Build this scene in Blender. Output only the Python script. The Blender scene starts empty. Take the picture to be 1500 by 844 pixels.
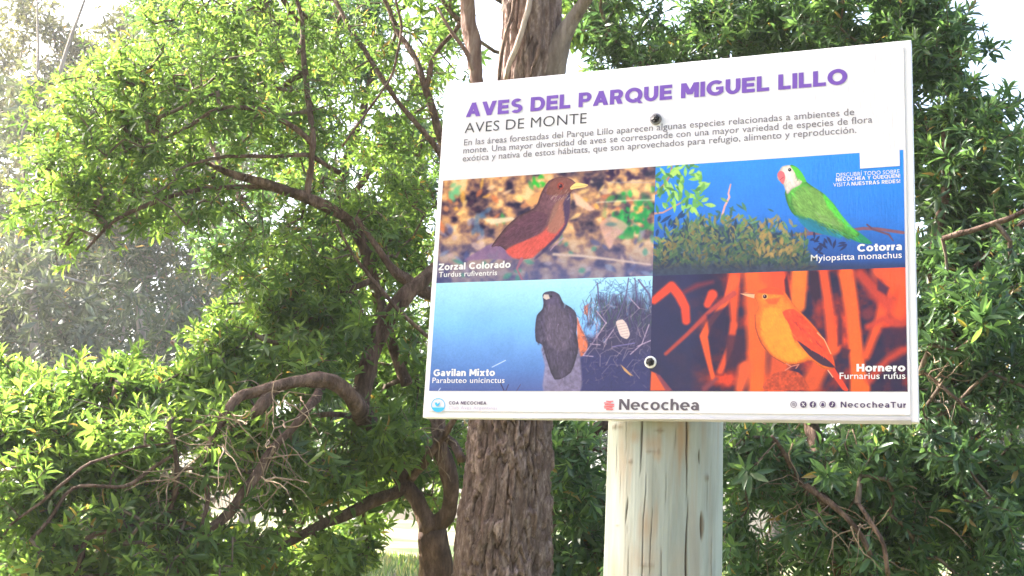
import bpy, bmesh, math, random
import numpy as np
from mathutils import Vector, Matrix

SC = bpy.context.scene
COL = SC.collection
R = math.radians

# ------------------------------------------------------------------ camera
F = 1769.846                      # focal length in pixels of a 1500 px wide picture
CAM = np.array([0.486555, -1.857544, 1.55])
CM = np.array([[0.93255769, 0.02928349, 0.3598314],
               [0.35727172, -0.21812809, -0.90817237],
               [0.05189488, 0.97548071, -0.21387919]])
cd = bpy.data.cameras.new('camera'); cd.lens = F / 1500 * 36; cd.sensor_width = 36
cd.clip_start = 0.05; cd.clip_end = 2000
co = bpy.data.objects.new('camera', cd); COL.objects.link(co)
mw = Matrix([list(CM[i]) + [CAM[i]] for i in range(3)] + [[0, 0, 0, 1]])
co.matrix_world = mw
SC.camera = co

# ------------------------------------------------------------------ sky, sun, exposure
SUN_DIR = Vector((-0.77, 0.03, 0.62)).normalized()      # towards the sun: upper left, slightly beyond the sign
elev = math.asin(SUN_DIR.z)
azim = math.atan2(SUN_DIR.x, SUN_DIR.y)
world = bpy.data.worlds.new('World'); SC.world = world; world.use_nodes = True
wn = world.node_tree
bg = wn.nodes['Background']; sky = wn.nodes.new('ShaderNodeTexSky')
sky.sky_type = 'NISHITA'; sky.sun_disc = False
sky.sun_elevation = elev; sky.sun_rotation = azim
sky.air_density = 1.0; sky.dust_density = 6.0; sky.ozone_density = 1.0
wn.links.new(sky.outputs[0], bg.inputs[0]); bg.inputs[1].default_value = 0.15
sd = bpy.data.lights.new('sun', 'SUN'); sd.energy = 5.0; sd.angle = R(0.5); sd.color = (1, 0.95, 0.86)
so = bpy.data.objects.new('sun', sd); COL.objects.link(so)
so.rotation_euler = SUN_DIR.to_track_quat('Z', 'Y').to_euler()
SC.view_settings.view_transform = 'Standard'; SC.view_settings.look = 'None'
SC.view_settings.gamma = 1; SC.view_settings.exposure = 2.6
SC.render.engine = 'CYCLES'
SC.cycles.max_bounces = 8; SC.cycles.diffuse_bounces = 4; SC.cycles.transmission_bounces = 4
SC.cycles.glossy_bounces = 2; SC.cycles.transparent_max_bounces = 4

# ------------------------------------------------------------------ small helpers
def ray(px, py):
    return CM @ np.array([(px - 750) / F, -(py - 422) / F, -1.0])

def at(px, py, d):
    """the world point that stands d metres in front of the lens at a photo pixel"""
    return CAM + d * ray(px, py)

def on_sign(px, py):
    """photo pixel -> (u, z) on the plane y = 0 of the sign"""
    r = ray(px, py); t = -CAM[1] / r[1]; p = CAM + t * r
    return p[0], p[2]

def to_px(P):
    Q = (np.asarray(P) - CAM) @ CM
    d = -Q[..., 2]
    return 750 + F * Q[..., 0] / d, 422 - F * Q[..., 1] / d, d

def meta(o, label=None, cat=None, group=None, kind=None):
    if label: o['label'] = label
    if cat: o['category'] = cat
    if group: o['group'] = group
    if kind: o['kind'] = kind
    return o

def link(name, me, mat=None, parent=None, smooth=False):
    o = bpy.data.objects.new(name, me); COL.objects.link(o)
    if mat is not None and not me.materials: me.materials.append(mat)
    if parent is not None: o.parent = parent
    if smooth: me.shade_smooth()
    return o

def empty(name, loc=(0, 0, 0)):
    o = bpy.data.objects.new(name, None); o.location = loc; COL.objects.link(o)
    o.empty_display_size = 0.2
    return o

def child(name, me, mat, parent, smooth=False):
    """link a mesh given in world coordinates under a parent that only has a location"""
    o = link(name, me, mat, parent, smooth)
    o.location = -parent.location
    return o

def raw_mesh(name, V, loops, starts, totals, attrs=None):
    me = bpy.data.meshes.new(name)
    V = np.ascontiguousarray(V, dtype=np.float32)
    me.vertices.add(len(V)); me.vertices.foreach_set('co', V.ravel())
    me.loops.add(len(loops)); me.loops.foreach_set('vertex_index', np.ascontiguousarray(loops, dtype=np.int32))
    me.polygons.add(len(starts))
    me.polygons.foreach_set('loop_start', np.ascontiguousarray(starts, dtype=np.int32))
    me.polygons.foreach_set('loop_total', np.ascontiguousarray(totals, dtype=np.int32))
    for k, a in (attrs or {}).items():
        at_ = me.attributes.new(k, 'FLOAT', 'POINT')
        at_.data.foreach_set('value', np.ascontiguousarray(a, dtype=np.float32))
    me.update(calc_edges=True); me.validate()
    return me

def faces_mesh(name, V, F_, attrs=None):
    """V (n,3); F_ list of index arrays (m,k) of faces with k corners"""
    loops, starts, totals, s = [], [], [], 0
    for f in F_:
        f = np.asarray(f)
        if len(f) == 0: continue
        loops.append(f.ravel()); k = f.shape[1]
        starts.append(s + np.arange(len(f)) * k); totals.append(np.full(len(f), k)); s += f.size
    return raw_mesh(name, V, np.concatenate(loops), np.concatenate(starts), np.concatenate(totals), attrs)

def grid_faces(nu, nv, wrap=False):
    """faces of a grid of nu rings by nv points; wrap joins the last column to the first"""
    i = np.arange(nu - 1)[:, None]; j = np.arange(nv if wrap else nv - 1)[None, :]
    j2 = (j + 1) % nv
    a = i * nv + j; b = i * nv + j2; c = (i + 1) * nv + j2; d = (i + 1) * nv + j
    return np.stack([a, b, c, d], -1).reshape(-1, 4)

def box(bm, x0, x1, y0, y1, z0, z1):
    v = [bm.verts.new(p) for p in ((x0,y0,z0),(x1,y0,z0),(x1,y1,z0),(x0,y1,z0),(x0,y0,z1),(x1,y0,z1),(x1,y1,z1),(x0,y1,z1))]
    for q in ((0,3,2,1),(4,5,6,7),(0,1,5,4),(1,2,6,5),(2,3,7,6),(3,0,4,7)): bm.faces.new([v[i] for i in q])

def bm_obj(name, bm, mat, parent=None, smooth=False, bevel=0):
    if bevel:
        bmesh.ops.bevel(bm, geom=bm.edges[:], offset=bevel, segments=2, affect='EDGES', profile=0.5)
    me = bpy.data.meshes.new(name); bm.to_mesh(me); bm.free()
    return link(name, me, mat, parent, smooth)

# value noise on arrays -------------------------------------------------
def vnoise(X, Y, seed=0):
    rg = np.random.RandomState(seed); T = rg.rand(256, 256)
    xi = np.floor(X).astype(int); yi = np.floor(Y).astype(int); fx = X - xi; fy = Y - yi
    fx = fx * fx * (3 - 2 * fx); fy = fy * fy * (3 - 2 * fy)
    g = lambda a, b: T[a % 256, b % 256]
    return (g(xi, yi) * (1 - fx) + g(xi + 1, yi) * fx) * (1 - fy) + (g(xi, yi + 1) * (1 - fx) + g(xi + 1, yi + 1) * fx) * fy

def fbm(X, Y, seed=0, n=4):
    s = 0; a = 1; t = 0
    for k in range(n):
        s = s + a * vnoise(X * 2 ** k + 17 * k, Y * 2 ** k + 31 * k, seed + k); t += a; a *= 0.5
    return s / t

# ------------------------------------------------------------------ materials
def new_mat(name):
    m = bpy.data.materials.new(name); m.use_nodes = True
    return m, m.node_tree, m.node_tree.nodes['Principled BSDF']

def simple(name, col, rough=0.6, metal=0, spec=0.5, noise=0.0, scale=8, bump=0.0):
    m, t, b = new_mat(name)
    b.inputs['Base Color'].default_value = (*col, 1); b.inputs['Roughness'].default_value = rough
    b.inputs['Metallic'].default_value = metal; b.inputs['Specular IOR Level'].default_value = spec
    if noise or bump:
        tc = t.nodes.new('ShaderNodeTexCoord'); n = t.nodes.new('ShaderNodeTexNoise')
        n.inputs['Scale'].default_value = scale; n.inputs['Detail'].default_value = 6
        t.links.new(tc.outputs['Object'], n.inputs['Vector'])
        if noise:
            r = t.nodes.new('ShaderNodeValToRGB')
            r.color_ramp.elements[0].position = .3; r.color_ramp.elements[1].position = .7
            r.color_ramp.elements[0].color = (*[c * (1 - noise) for c in col], 1)
            r.color_ramp.elements[1].color = (*[min(1, c * (1 + noise)) for c in col], 1)
            t.links.new(n.outputs[0], r.inputs[0]); t.links.new(r.outputs[0], b.inputs['Base Color'])
        if bump:
            bp = t.nodes.new('ShaderNodeBump'); bp.inputs['Strength'].default_value = bump; bp.inputs['Distance'].default_value = 0.01
            t.links.new(n.outputs[0], bp.inputs['Height']); t.links.new(bp.outputs[0], b.inputs['Normal'])
    return m

def leaf_mat(name, dark, mid, young, trans=0.45, rough=0.38, objrand=False, tcol=(.98, .99, 0.52)):
    """dark .. mid .. young by the leaf's own tone; light comes through the blade"""
    m, t, b = new_mat(name)
    if objrand:
        a = t.nodes.new('ShaderNodeObjectInfo'); src = a.outputs['Random']
    else:
        a = t.nodes.new('ShaderNodeAttribute'); a.attribute_name = 'tone'; src = a.outputs['Fac']
    r = t.nodes.new('ShaderNodeValToRGB'); e = r.color_ramp.elements
    e[0].position = 0; e[0].color = (.26, .17, .06, 1); e[1].position = 1; e[1].color = (*young, 1)
    x = e.new(.84 if objrand else .55); x.color = (*mid, 1)
    x = e.new(.02); x.color = (.20, .17, .05, 1); x = e.new(.035); x.color = (*dark, 1)
    t.links.new(src, r.inputs[0]); t.links.new(r.outputs[0], b.inputs['Base Color'])
    b.inputs['Roughness'].default_value = rough; b.inputs['Specular IOR Level'].default_value = 0.45
    tr = t.nodes.new('ShaderNodeBsdfTranslucent')
    mx = t.nodes.new('ShaderNodeMix'); mx.data_type = 'RGBA'; mx.blend_type = 'MULTIPLY'; mx.inputs[0].default_value = 1
    mx.inputs[7].default_value = (*tcol, 1)
    sc_ = t.nodes.new('ShaderNodeMix'); sc_.data_type = 'RGBA'; sc_.blend_type = 'ADD'; sc_.inputs[0].default_value = 1
    t.links.new(r.outputs[0], mx.inputs[6])
    t.links.new(mx.outputs[2], sc_.inputs[6]); t.links.new(mx.outputs[2], sc_.inputs[7])
    t.links.new(sc_.outputs[2], tr.inputs['Color'])
    ms = t.nodes.new('ShaderNodeMixShader'); ms.inputs[0].default_value = trans
    out = t.nodes['Material Output']
    t.links.new(b.outputs[0], ms.inputs[1]); t.links.new(tr.outputs[0], ms.inputs[2]); t.links.new(ms.outputs[0], out.inputs['Surface'])
    return m

def bark_mat(name, c1, c2, c3, scale=12, stretch=4.0, bump=0.6, rough=0.85):
    m, t, b = new_mat(name)
    tc = t.nodes.new('ShaderNodeTexCoord'); mp = t.nodes.new('ShaderNodeMapping'); mp.inputs['Scale'].default_value = (1, 1, 1 / stretch)
    n = t.nodes.new('ShaderNodeTexNoise'); n.inputs['Scale'].default_value = scale; n.inputs['Detail'].default_value = 8; n.inputs['Roughness'].default_value = .65
    t.links.new(tc.outputs['Object'], mp.inputs[0]); t.links.new(mp.outputs[0], n.inputs['Vector'])
    r = t.nodes.new('ShaderNodeValToRGB'); e = r.color_ramp.elements
    e[0].position = .3; e[0].color = (*c1, 1); e[1].position = .72; e[1].color = (*c3, 1); x = e.new(.5); x.color = (*c2, 1)
    t.links.new(n.outputs[0], r.inputs[0]); t.links.new(r.outputs[0], b.inputs['Base Color'])
    n2 = t.nodes.new('ShaderNodeTexNoise'); n2.inputs['Scale'].default_value = scale * 5; n2.inputs['Detail'].default_value = 6
    t.links.new(mp.outputs[0], n2.inputs['Vector'])
    bp = t.nodes.new('ShaderNodeBump'); bp.inputs['Strength'].default_value = bump; bp.inputs['Distance'].default_value = 0.012
    t.links.new(n2.outputs[0], bp.inputs['Height']); t.links.new(bp.outputs[0], b.inputs['Normal'])
    b.inputs['Roughness'].default_value = rough; b.inputs['Specular IOR Level'].default_value = 0.2
    return m

M_WHITE = simple('white_board', (.70, .68, .76), .35, noise=.02, scale=5)
M_EDGE = simple('grey_lip', (.42, .40, .42), .45, noise=.1, scale=30)
M_STEEL = simple('bolt_steel', (.22, .21, .24), .4, metal=.4, noise=.15, scale=90)
M_DARKMETAL = simple('dark_nut', (.015, .013, .02), .35, metal=.3, bump=.4, scale=200)
M_WHITERING = simple('white_washer', (.78, .76, .80), .35)
# ================================================================== THE SIGN
BL = np.array([-0.4, 0.0, 1.766131]); SW, SH = 0.8, 0.6003
sign = empty('information_sign', (0, 0, BL[2]))
meta(sign, 'white park sign with four bird photographs and purple title, bolted to the wooden post', 'sign')

def vinyl(name, base=None, image=None):
    """printed sheet: satin gloss with the fine vertical ripples of stuck vinyl"""
    m, t, b = new_mat(name)
    if image is not None:
        ti = t.nodes.new('ShaderNodeTexImage'); ti.image = image; ti.interpolation = 'Cubic'; ti.extension = 'EXTEND'
        uv = t.nodes.new('ShaderNodeUVMap'); uv.uv_map = 'UVMap'; t.links.new(uv.outputs[0], ti.inputs[0])
        t.links.new(ti.outputs[0], b.inputs['Base Color'])
    else:
        gn = t.nodes.new('ShaderNodeTexNoise'); gn.inputs['Scale'].default_value = 7; gn.inputs['Detail'].default_value = 8; gn.inputs['Roughness'].default_value = .7
        gc = t.nodes.new('ShaderNodeTexCoord'); gm = t.nodes.new('ShaderNodeMapping'); gm.inputs['Scale'].default_value = (6, 1, .9)
        t.links.new(gc.outputs['Object'], gm.inputs[0]); t.links.new(gm.outputs[0], gn.inputs['Vector'])
        gr_ = t.nodes.new('ShaderNodeValToRGB'); gr_.color_ramp.elements[0].position = .30; gr_.color_ramp.elements[1].position = .55
        gr_.color_ramp.elements[0].color = (*[v * .91 for v in base], 1); gr_.color_ramp.elements[1].color = (*base, 1)
        t.links.new(gn.outputs[0], gr_.inputs[0]); t.links.new(gr_.outputs[0], b.inputs['Base Color'])
    b.inputs['Roughness'].default_value = .17; b.inputs['Specular IOR Level'].default_value = .38
    tc = t.nodes.new('ShaderNodeTexCoord'); mp = t.nodes.new('ShaderNodeMapping'); mp.inputs['Scale'].default_value = (260, 1, 45)
    n = t.nodes.new('ShaderNodeTexNoise'); n.inputs['Scale'].default_value = 1; n.inputs['Detail'].default_value = 3
    bp = t.nodes.new('ShaderNodeBump'); bp.inputs['Strength'].default_value = .22; bp.inputs['Distance'].default_value = .002
    t.links.new(tc.outputs['Object'], mp.inputs[0]); t.links.new(mp.outputs[0], n.inputs['Vector'])
    t.links.new(n.outputs[0], bp.inputs['Height']); t.links.new(bp.outputs[0], b.inputs['Normal'])
    return m

def sign_child(name, me, mat, smooth=False):
    o = link(name, me, mat, sign, smooth); o.location = (0, 0, -sign.location.z); return o

# backing board with folded rim
bm = bmesh.new(); box(bm, BL[0], BL[0] + SW, 0.0, 0.018, BL[2] + .0, BL[2] + SH)
o = bm_obj('panel', bm, M_WHITE, sign, bevel=.0012); o.location.z = -sign.location.z
# print sheet set just inside the rim, a hair proud of it
IN = 0.011
bm = bmesh.new(); box(bm, BL[0] + IN, BL[0] + SW - IN, -0.0014, -0.0003, BL[2] + IN, BL[2] + SH - IN)
o = bm_obj('print_sheet', bm, vinyl('white_vinyl', (.69, .665, .75)), sign, bevel=.0004); o.location.z = -sign.location.z
# grey folded lip that sags forward under the lower edge, stopping short of the right corner
lip0 = on_sign(752, 613.5); lip1 = on_sign(1335, 619)
bm = bmesh.new()
xs = np.linspace(lip0[0], lip1[0], 24)
ra, rb = [], []
for k, x in enumerate(xs):
    q = k / 23; top = BL[2] + .0008 + .0072 * q; dz = .001 + .0095 * q
    wob = .0004 * math.sin(x * 37)
    ra.append((bm.verts.new((x, -.0020, top)), bm.verts.new((x, -.0032, top - dz * .5 + wob)), bm.verts.new((x, -.0008, top - dz + wob)), bm.verts.new((x, .004, top - dz))))
for a, b_ in zip(ra, ra[1:]):
    for i in range(3): bm.faces.new((a[i], a[i + 1], b_[i + 1], b_[i]))
me = bpy.data.meshes.new('bottom_lip'); bm.to_mesh(me); bm.free()
o = sign_child('bottom_lip', me, M_EDGE); o['label'] = 'grey folded lip along the lower edge of the sign'

# ---------------- print: painted bird photographs -------------------
class Pic:
    def __init__(s, px0, px1, py_tl, py_bl, res=(760, 400)):
        """corners as photo pixels of the left/right edges -> a true rectangle on the sign"""
        u0 = (on_sign(*px0)[0]); u1 = on_sign(*px1)[0]; z1 = py_tl; z0 = py_bl
        s.u0, s.u1, s.z0, s.z1 = u0, u1, z0, z1
        s.W, s.H = res
        U, Z = np.meshgrid(u0 + (np.arange(s.W) + .5) / s.W * (u1 - u0), z0 + (np.arange(s.H) + .5) / s.H * (z1 - z0))
        P = np.stack([U, np.zeros_like(U), Z], -1)
        s.X, s.Y, _ = to_px(P)                    # drawing coordinates: pixels of the photographed sign
        s.C = np.zeros((s.H, s.W, 3))
    def _bb(s, x0, x1, y0, y1):
        m = (s.X > x0) & (s.X < x1) & (s.Y > y0) & (s.Y < y1)
        r = np.where(m.any(1))[0]; c = np.where(m.any(0))[0]
        if len(r) == 0: return None
        return slice(r[0], r[-1] + 1), slice(c[0], c[-1] + 1)
    def _mix(s, sl, a, col, tex=0, seed=1, fr=.25):
        col = np.array(col, float) / 255
        if tex:
            n = fbm(s.X[sl] * fr, s.Y[sl] * fr, seed)[..., None] - .5
            col = np.clip(col * (1 + tex * 2 * n), 0, 1)
        a = np.clip(a, 0, 1)[..., None]
        s.C[sl] = s.C[sl] * (1 - a) + col * a
    def poly(s, pts, col, soft=.6, alpha=1, tex=0, seed=1, fr=.25, sm=True, rnd=0, amt=.3):
        p = np.array(pts, float); pad = soft + 1
        if sm and len(p) >= 6:                       # round the outline through its points
            a, b, c_, d = np.roll(p, 1, 0), p, np.roll(p, -1, 0), np.roll(p, -2, 0); q = []
            for i in range(len(p)):
                for t in (0, .34, .67):
                    cr = .5 * (2 * b[i] + (c_[i] - a[i]) * t + (2 * a[i] - 5 * b[i] + 4 * c_[i] - d[i]) * t * t + (3 * b[i] - a[i] - 3 * c_[i] + d[i]) * t ** 3)
                    q.append(cr * .75 + (b[i] * (1 - t) + c_[i] * t) * .25)
            p = np.array(q)
        sl = s._bb(p[:, 0].min() - pad, p[:, 0].max() + pad, p[:, 1].min() - pad, p[:, 1].max() + pad)
        if sl is None: return
        X, Y = s.X[sl], s.Y[sl]; ins = np.zeros(X.shape, bool); D = np.full(X.shape, 1e9)
        for (x0, y0), (x1, y1) in zip(p, np.roll(p, -1, 0)):
            c = ((y0 > Y) != (y1 > Y)); xx = x0 + (Y - y0) / ((y1 - y0) if y1 != y0 else 1e-9) * (x1 - x0)
            ins ^= c & (X < xx)
            dx, dy = x1 - x0, y1 - y0; L = dx * dx + dy * dy + 1e-9
            t = np.clip(((X - x0) * dx + (Y - y0) * dy) / L, 0, 1)
            D = np.minimum(D, np.hypot(X - x0 - t * dx, Y - y0 - t * dy))
        sd_ = np.where(ins, D, -D); a = np.clip(.5 + sd_ / (2 * soft), 0, 1); a = a * a * (3 - 2 * a)
        s._mix(sl, a * alpha, col, tex, seed, fr)
        if rnd:                                    # the printed photograph's own modelling of the plumage
            gx_ = (X - X.mean()) / (np.ptp(X) + 1); gy_ = (Y - Y.mean()) / (np.ptp(Y) + 1)
            k_ = 1 - amt * np.exp(-np.maximum(sd_, 0) / rnd) * (ins) + amt * .5 * ins * np.clip(-gy_ * .9 + gx_ * .5, -1, 1)
            s.C[sl] = np.clip(s.C[sl] * np.where(ins, k_, 1)[..., None], 0, 1)
    def stroke(s, pts, w, col, soft=.5, alpha=1, tex=0, seed=1):
        p = np.array(pts, float); w = np.array(w if np.ndim(w) else [w] * len(p), float) / 2; pad = w.max() + soft + 1
        sl = s._bb(p[:, 0].min() - pad, p[:, 0].max() + pad, p[:, 1].min() - pad, p[:, 1].max() + pad)
        if sl is None: return
        X, Y = s.X[sl], s.Y[sl]; D = np.full(X.shape, -1e9)
        for k in range(len(p) - 1):
            (x0, y0), (x1, y1) = p[k], p[k + 1]; dx, dy = x1 - x0, y1 - y0; L = dx * dx + dy * dy + 1e-9
            t = np.clip(((X - x0) * dx + (Y - y0) * dy) / L, 0, 1)
            D = np.maximum(D, w[k] + (w[k + 1] - w[k]) * t - np.hypot(X - x0 - t * dx, Y - y0 - t * dy))
        s._mix(sl, np.clip(.5 + D / (2 * soft), 0, 1) * alpha, col, tex, seed)
    def dot(s, x, y, r, col, soft=.5, alpha=1, ry=None):
        ry = ry or r
        sl = s._bb(x - r - soft - 1, x + r + soft + 1, y - ry - soft - 1, y + ry + soft + 1)
        if sl is None: return
        d = (1 - np.hypot((s.X[sl] - x) / r, (s.Y[sl] - y) / ry)) * min(r, ry)
        a = np.clip(.5 + d / (2 * soft), 0, 1); s._mix(sl, a * a * (3 - 2 * a) * alpha, col)
    def feathers(s, pts, n, ang, L=4.5, w=1.3, jit=.22, seed=1, alpha=.6):
        rg = np.random.RandomState(seed); p = np.array(pts, float); c = 0
        while c < n:
            x, y = rg.uniform(p[:, 0].min(), p[:, 0].max()), rg.uniform(p[:, 1].min(), p[:, 1].max()); ins = False
            for (x0, y0), (x1, y1) in zip(p, np.roll(p, -1, 0)):
                if (y0 > y) != (y1 > y) and x < x0 + (y - y0) / (y1 - y0) * (x1 - x0): ins = not ins
            if not ins: continue
            c += 1; i = int(np.argmin(np.abs(s.Y[:, s.W // 2] - y))); j = int(np.argmin(np.abs(s.X[i] - x)))
            col = s.C[i, j] * 255 * (1 + rg.uniform(-jit, jit)); a_ = ang + rg.normal(0, .22); l = L * rg.uniform(.6, 1.4)
            s.stroke([(x, y), (x + math.cos(a_) * l, y + math.sin(a_) * l)], [w, w * .5], tuple(np.clip(col, 0, 255)), .5, alpha)
    def blur(s, k):
        ker = np.exp(-np.linspace(-2, 2, 2 * k + 1) ** 2); ker /= ker.sum()
        P = np.pad(s.C, ((k, k), (k, k), (0, 0)), mode='edge')
        P = sum(ker[i] * P[i:i + s.H] for i in range(2 * k + 1)); s.C = sum(ker[i] * P[:, i:i + s.W] for i in range(2 * k + 1))
    def build(s, label, dark=.93):
        s.blur(1)
        gr_ = (fbm(s.X * .5, s.Y * .5, 61, 4) - .5)[..., None] * .10 + (fbm(s.X * .03, s.Y * .03, 62, 3) - .5)[..., None] * .10
        s.C = s.C * (1 + gr_); lum = s.C.mean(-1, keepdims=True); s.C = lum + (s.C - lum) * 1.14; s.C = np.clip(.42 + (s.C - .42) * 1.12, 0, 1)
        im = bpy.data.images.new('bird_print', s.W, s.H, alpha=False)
        n = (np.random.RandomState(3).rand(s.H, s.W, 1) - .5) * .02
        A = np.ones((s.H, s.W, 4), np.float32); A[..., :3] = np.clip(s.C * dark + n, 0, 1)
        im.pixels.foreach_set(A.ravel()); im.update(); im.pack()
        me = bpy.data.meshes.new('picture')
        y = -.0017
        me.from_pydata([(s.u0, y, s.z0), (s.u1, y, s.z0), (s.u1, y, s.z1), (s.u0, y, s.z1)], [], [(0, 1, 2, 3)])
        uv = me.uv_layers.new(name='UVMap')
        for i, c in enumerate(((0, 0), (1, 0), (1, 1), (0, 1))): uv.data[i].uv = c
        o = sign_child('picture', me, vinyl('print_' + label.split()[0], image=im)); o['label'] = label
        return o

def crop(ox, oy, sc_): return lambda *p: [(ox + p[i] / sc_, oy + p[i + 1] / sc_) for i in range(0, len(p), 2)]
ZT = np.mean([on_sign(648, 268)[1], on_sign(958, 247)[1]]); ZM = np.mean([on_sign(640, 416)[1], on_sign(958, 405)[1], on_sign(1326, 391)[1]])
ZB = np.mean([on_sign(628, 576)[1], on_sign(953, 573)[1], on_sign(1331, 571)[1]]); ZT2 = on_sign(1322, 217.5)[1]; ZT = (ZT + ZT2) / 2
XL = (634, 500); XM = (956.5, 400); XR = (1326.5, 400)
UL = np.mean([on_sign(648, 268)[0], on_sign(640, 416)[0], on_sign(628, 576)[0]])
rs = np.random.RandomState(11)

def leafblob(P, x, y, L, w, ang, col, soft=.6, alpha=1):
    c, s_ = math.cos(ang), math.sin(ang); pts = []
    for t, q in ((0, 0), (.3, .8), (.6, 1), (.85, .55), (1, 0), (.85, -.55), (.6, -1), (.3, -.8)):
        pts.append((x + c * t * L - s_ * q * w / 2, y + s_ * t * L + c * q * w / 2))
    P.poly(pts, col, soft, alpha, sm=False)

# --- picture 1: the thrush
P = Pic(XL, XM, ZT, ZM); P.u0 = P.u0; c = crop(620, 240, 4.2857)
def field(P, cols, fr, seed, rot=0):
    n = fbm(P.X * fr, P.Y * fr * 1.2, seed, 5); n = (n - n.min()) / (n.max() - n.min())
    q = np.linspace(0, 1, len(cols)); C = np.array(cols, float) / 255
    n = np.clip((n - .5) * 1.6 + .5, 0, 1)
    for k in range(3): P.C[..., k] = np.interp(n, q, C[:, k])
field(P, [(45, 38, 60), (95, 75, 85), (150, 115, 100), (205, 160, 115), (225, 190, 150)], .075, 5)
gx = np.clip((P.Y - 330) / 70, 0, 1)[..., None]; P.C = P.C * (1 - .62 * gx) + np.array((92, 98, 148)) / 255 * .62 * gx
gr = np.clip(1 - np.hypot((P.X - 925) / 45, (P.Y - 318) / 42), 0, 1)[..., None]
gn = (fbm(P.X * .13, P.Y * .13, 21) > .47)[..., None] * np.clip(gr * 2.2, 0, 1)
P.C = P.C * (1 - gn) + np.array((45, 135, 75)) / 255 * gn
for k in range(150):
    x = rs.uniform(645, 960); y = rs.uniform(247, 405); up = y < 330
    pal = [(230, 175, 90), (215, 150, 110), (235, 200, 165), (70, 50, 70), (60, 145, 75), (200, 120, 85), (245, 205, 140)] if up else [(120, 130, 165), (150, 140, 160), (80, 85, 130), (70, 130, 120), (185, 160, 160)]
    leafblob(P, x, y, rs.uniform(7, 20), rs.uniform(4, 10), rs.uniform(0, 6.3), pal[rs.randint(len(pal))], 1.6, .7)
for k in range(26): leafblob(P, rs.uniform(905, 958), rs.uniform(285, 350), rs.uniform(6, 13), 6, rs.uniform(0, 6.3), [(40, 150, 70), (30, 110, 70), (70, 170, 90)][k % 3], 1.2, .85)
for k in range(14): leafblob(P, rs.uniform(850, 958), rs.uniform(250, 268), rs.uniform(8, 16), 6, rs.uniform(0, 6.3), (45, 25, 60), 1.5, .85)
for q in range(9): leafblob(P, *c(700 + rs.uniform(-10, 80), 95 + rs.uniform(0, 30))[0], 9, 5, rs.uniform(0, 6), (45, 150 + q * 3, 60), 1.5, .8)
for q in range(9): leafblob(P, *c(140 + rs.uniform(0, 80), 130 + rs.uniform(0, 90))[0], 12, 7, rs.uniform(0, 6), (110, 165 + q, 130), 2, .7)
for q in range(8): leafblob(P, *c(330 + rs.uniform(0, 60), 310 + rs.uniform(0, 90))[0], 14, 7, rs.uniform(0, 6), (85, 110, 145), 2, .7)
P.poly(c(380, 350, 560, 335, 590, 355, 430, 385), (220, 200, 175), 1.2, .9)
P.poly(c(640, 240, 770, 150, 720, 250, 680, 275), (225, 165, 115), 1.5, .9)
P.poly(c(940, 180, 980, 200, 1080, 290, 1050, 300, 960, 260), (225, 185, 165), 1, .9)
P.poly(c(1110, 380, 1180, 330, 1290, 390, 1210, 470, 1170, 540, 1130, 450), (200, 160, 150), 1.6, .8); P.dot(*c(1180, 382)[0], 8, (95, 120, 120), 1.5, .9, 3)
P.stroke(c(1090, 245, 1300, 232, 1450, 228), 1.1, (215, 220, 200)); P.stroke(c(1180, 118, 1450, 120), .8, (150, 150, 170))
P.stroke(c(820, 570, 1000, 580, 1200, 605, 1430, 635), [4, 4, 3, 2.4], (190, 170, 165), .7)
P.blur(7)
P.poly(c(260, 610, 330, 560, 440, 500, 520, 510, 560, 600, 420, 600), (126, 100, 135), 1.8, .85)             # tail
P.poly(c(430, 520, 520, 400, 600, 330, 680, 290, 715, 260, 745, 180, 790, 110, 860, 84, 930, 98, 962, 130, 950, 160, 925, 190, 920, 260, 915, 330, 900, 390, 860, 450, 800, 510, 740, 540, 680, 590, 600, 600, 540, 560, 480, 515), (108, 77, 86), 1.0, 1, .2, 4, rnd=3, amt=.35)
P.poly(c(520, 545, 600, 500, 720, 450, 760, 420, 830, 330, 860, 240, 915, 230, 915, 330, 895, 390, 850, 450, 790, 510, 740, 545, 690, 590, 620, 600, 560, 590), (196, 92, 84), 2.2, .95, .1, 8)
P.poly(c(780, 420, 800, 330, 830, 250, 905, 200, 920, 250, 912, 330, 880, 390, 830, 440), (150, 112, 100), 2.5, .85)
P.poly(c(880, 250, 922, 190, 925, 260, 915, 350, 870, 450, 760, 560, 700, 600, 820, 470, 890, 380), (62, 52, 88), 1.8, .8)
P.poly(c(450, 510, 540, 410, 620, 340, 700, 300, 780, 320, 770, 380, 720, 440, 620, 490, 520, 515), (97, 66, 80), 1.3, .95, .15, 9)
for k in range(5): P.stroke(c(500 + k * 40, 490 - k * 28, 620 + k * 20, 455 - k * 30, 730 - k * 4, 400 - k * 20), .7, (80, 54, 70), .5, .5)
P.poly(c(790, 130, 830, 95, 900, 90, 945, 120, 950, 160, 900, 190, 820, 200, 775, 190), (126, 84, 76), 1.6, .85, .12, 3)
for k in range(16):
    x, y = 800 + rs.uniform(0, 120), 180 + rs.uniform(0, 70); P.stroke(c(x, y, x + 14, y - 18), .7, (215, 190, 170), .4, .55)
P.dot(*c(864, 141)[0], 5, (150, 72, 62), .7); P.dot(*c(865, 141)[0], 2.7, (28, 14, 22), .5); P.dot(*c(860, 136)[0], .8, (230, 220, 220), .4)
P.feathers(c(450, 510, 540, 410, 700, 300, 780, 320, 770, 380, 720, 440, 520, 515), 150, 2.5, 7, 1.5, .2, 1)
P.feathers(c(720, 440, 860, 240, 905, 200, 915, 330, 850, 450, 690, 580, 540, 570), 170, 2.2, 4, 1.3, .16, 2)
P.feathers(c(720, 260, 790, 110, 860, 88, 940, 120, 900, 260), 110, 2.2, 3, 1.1, .22, 3)
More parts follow.
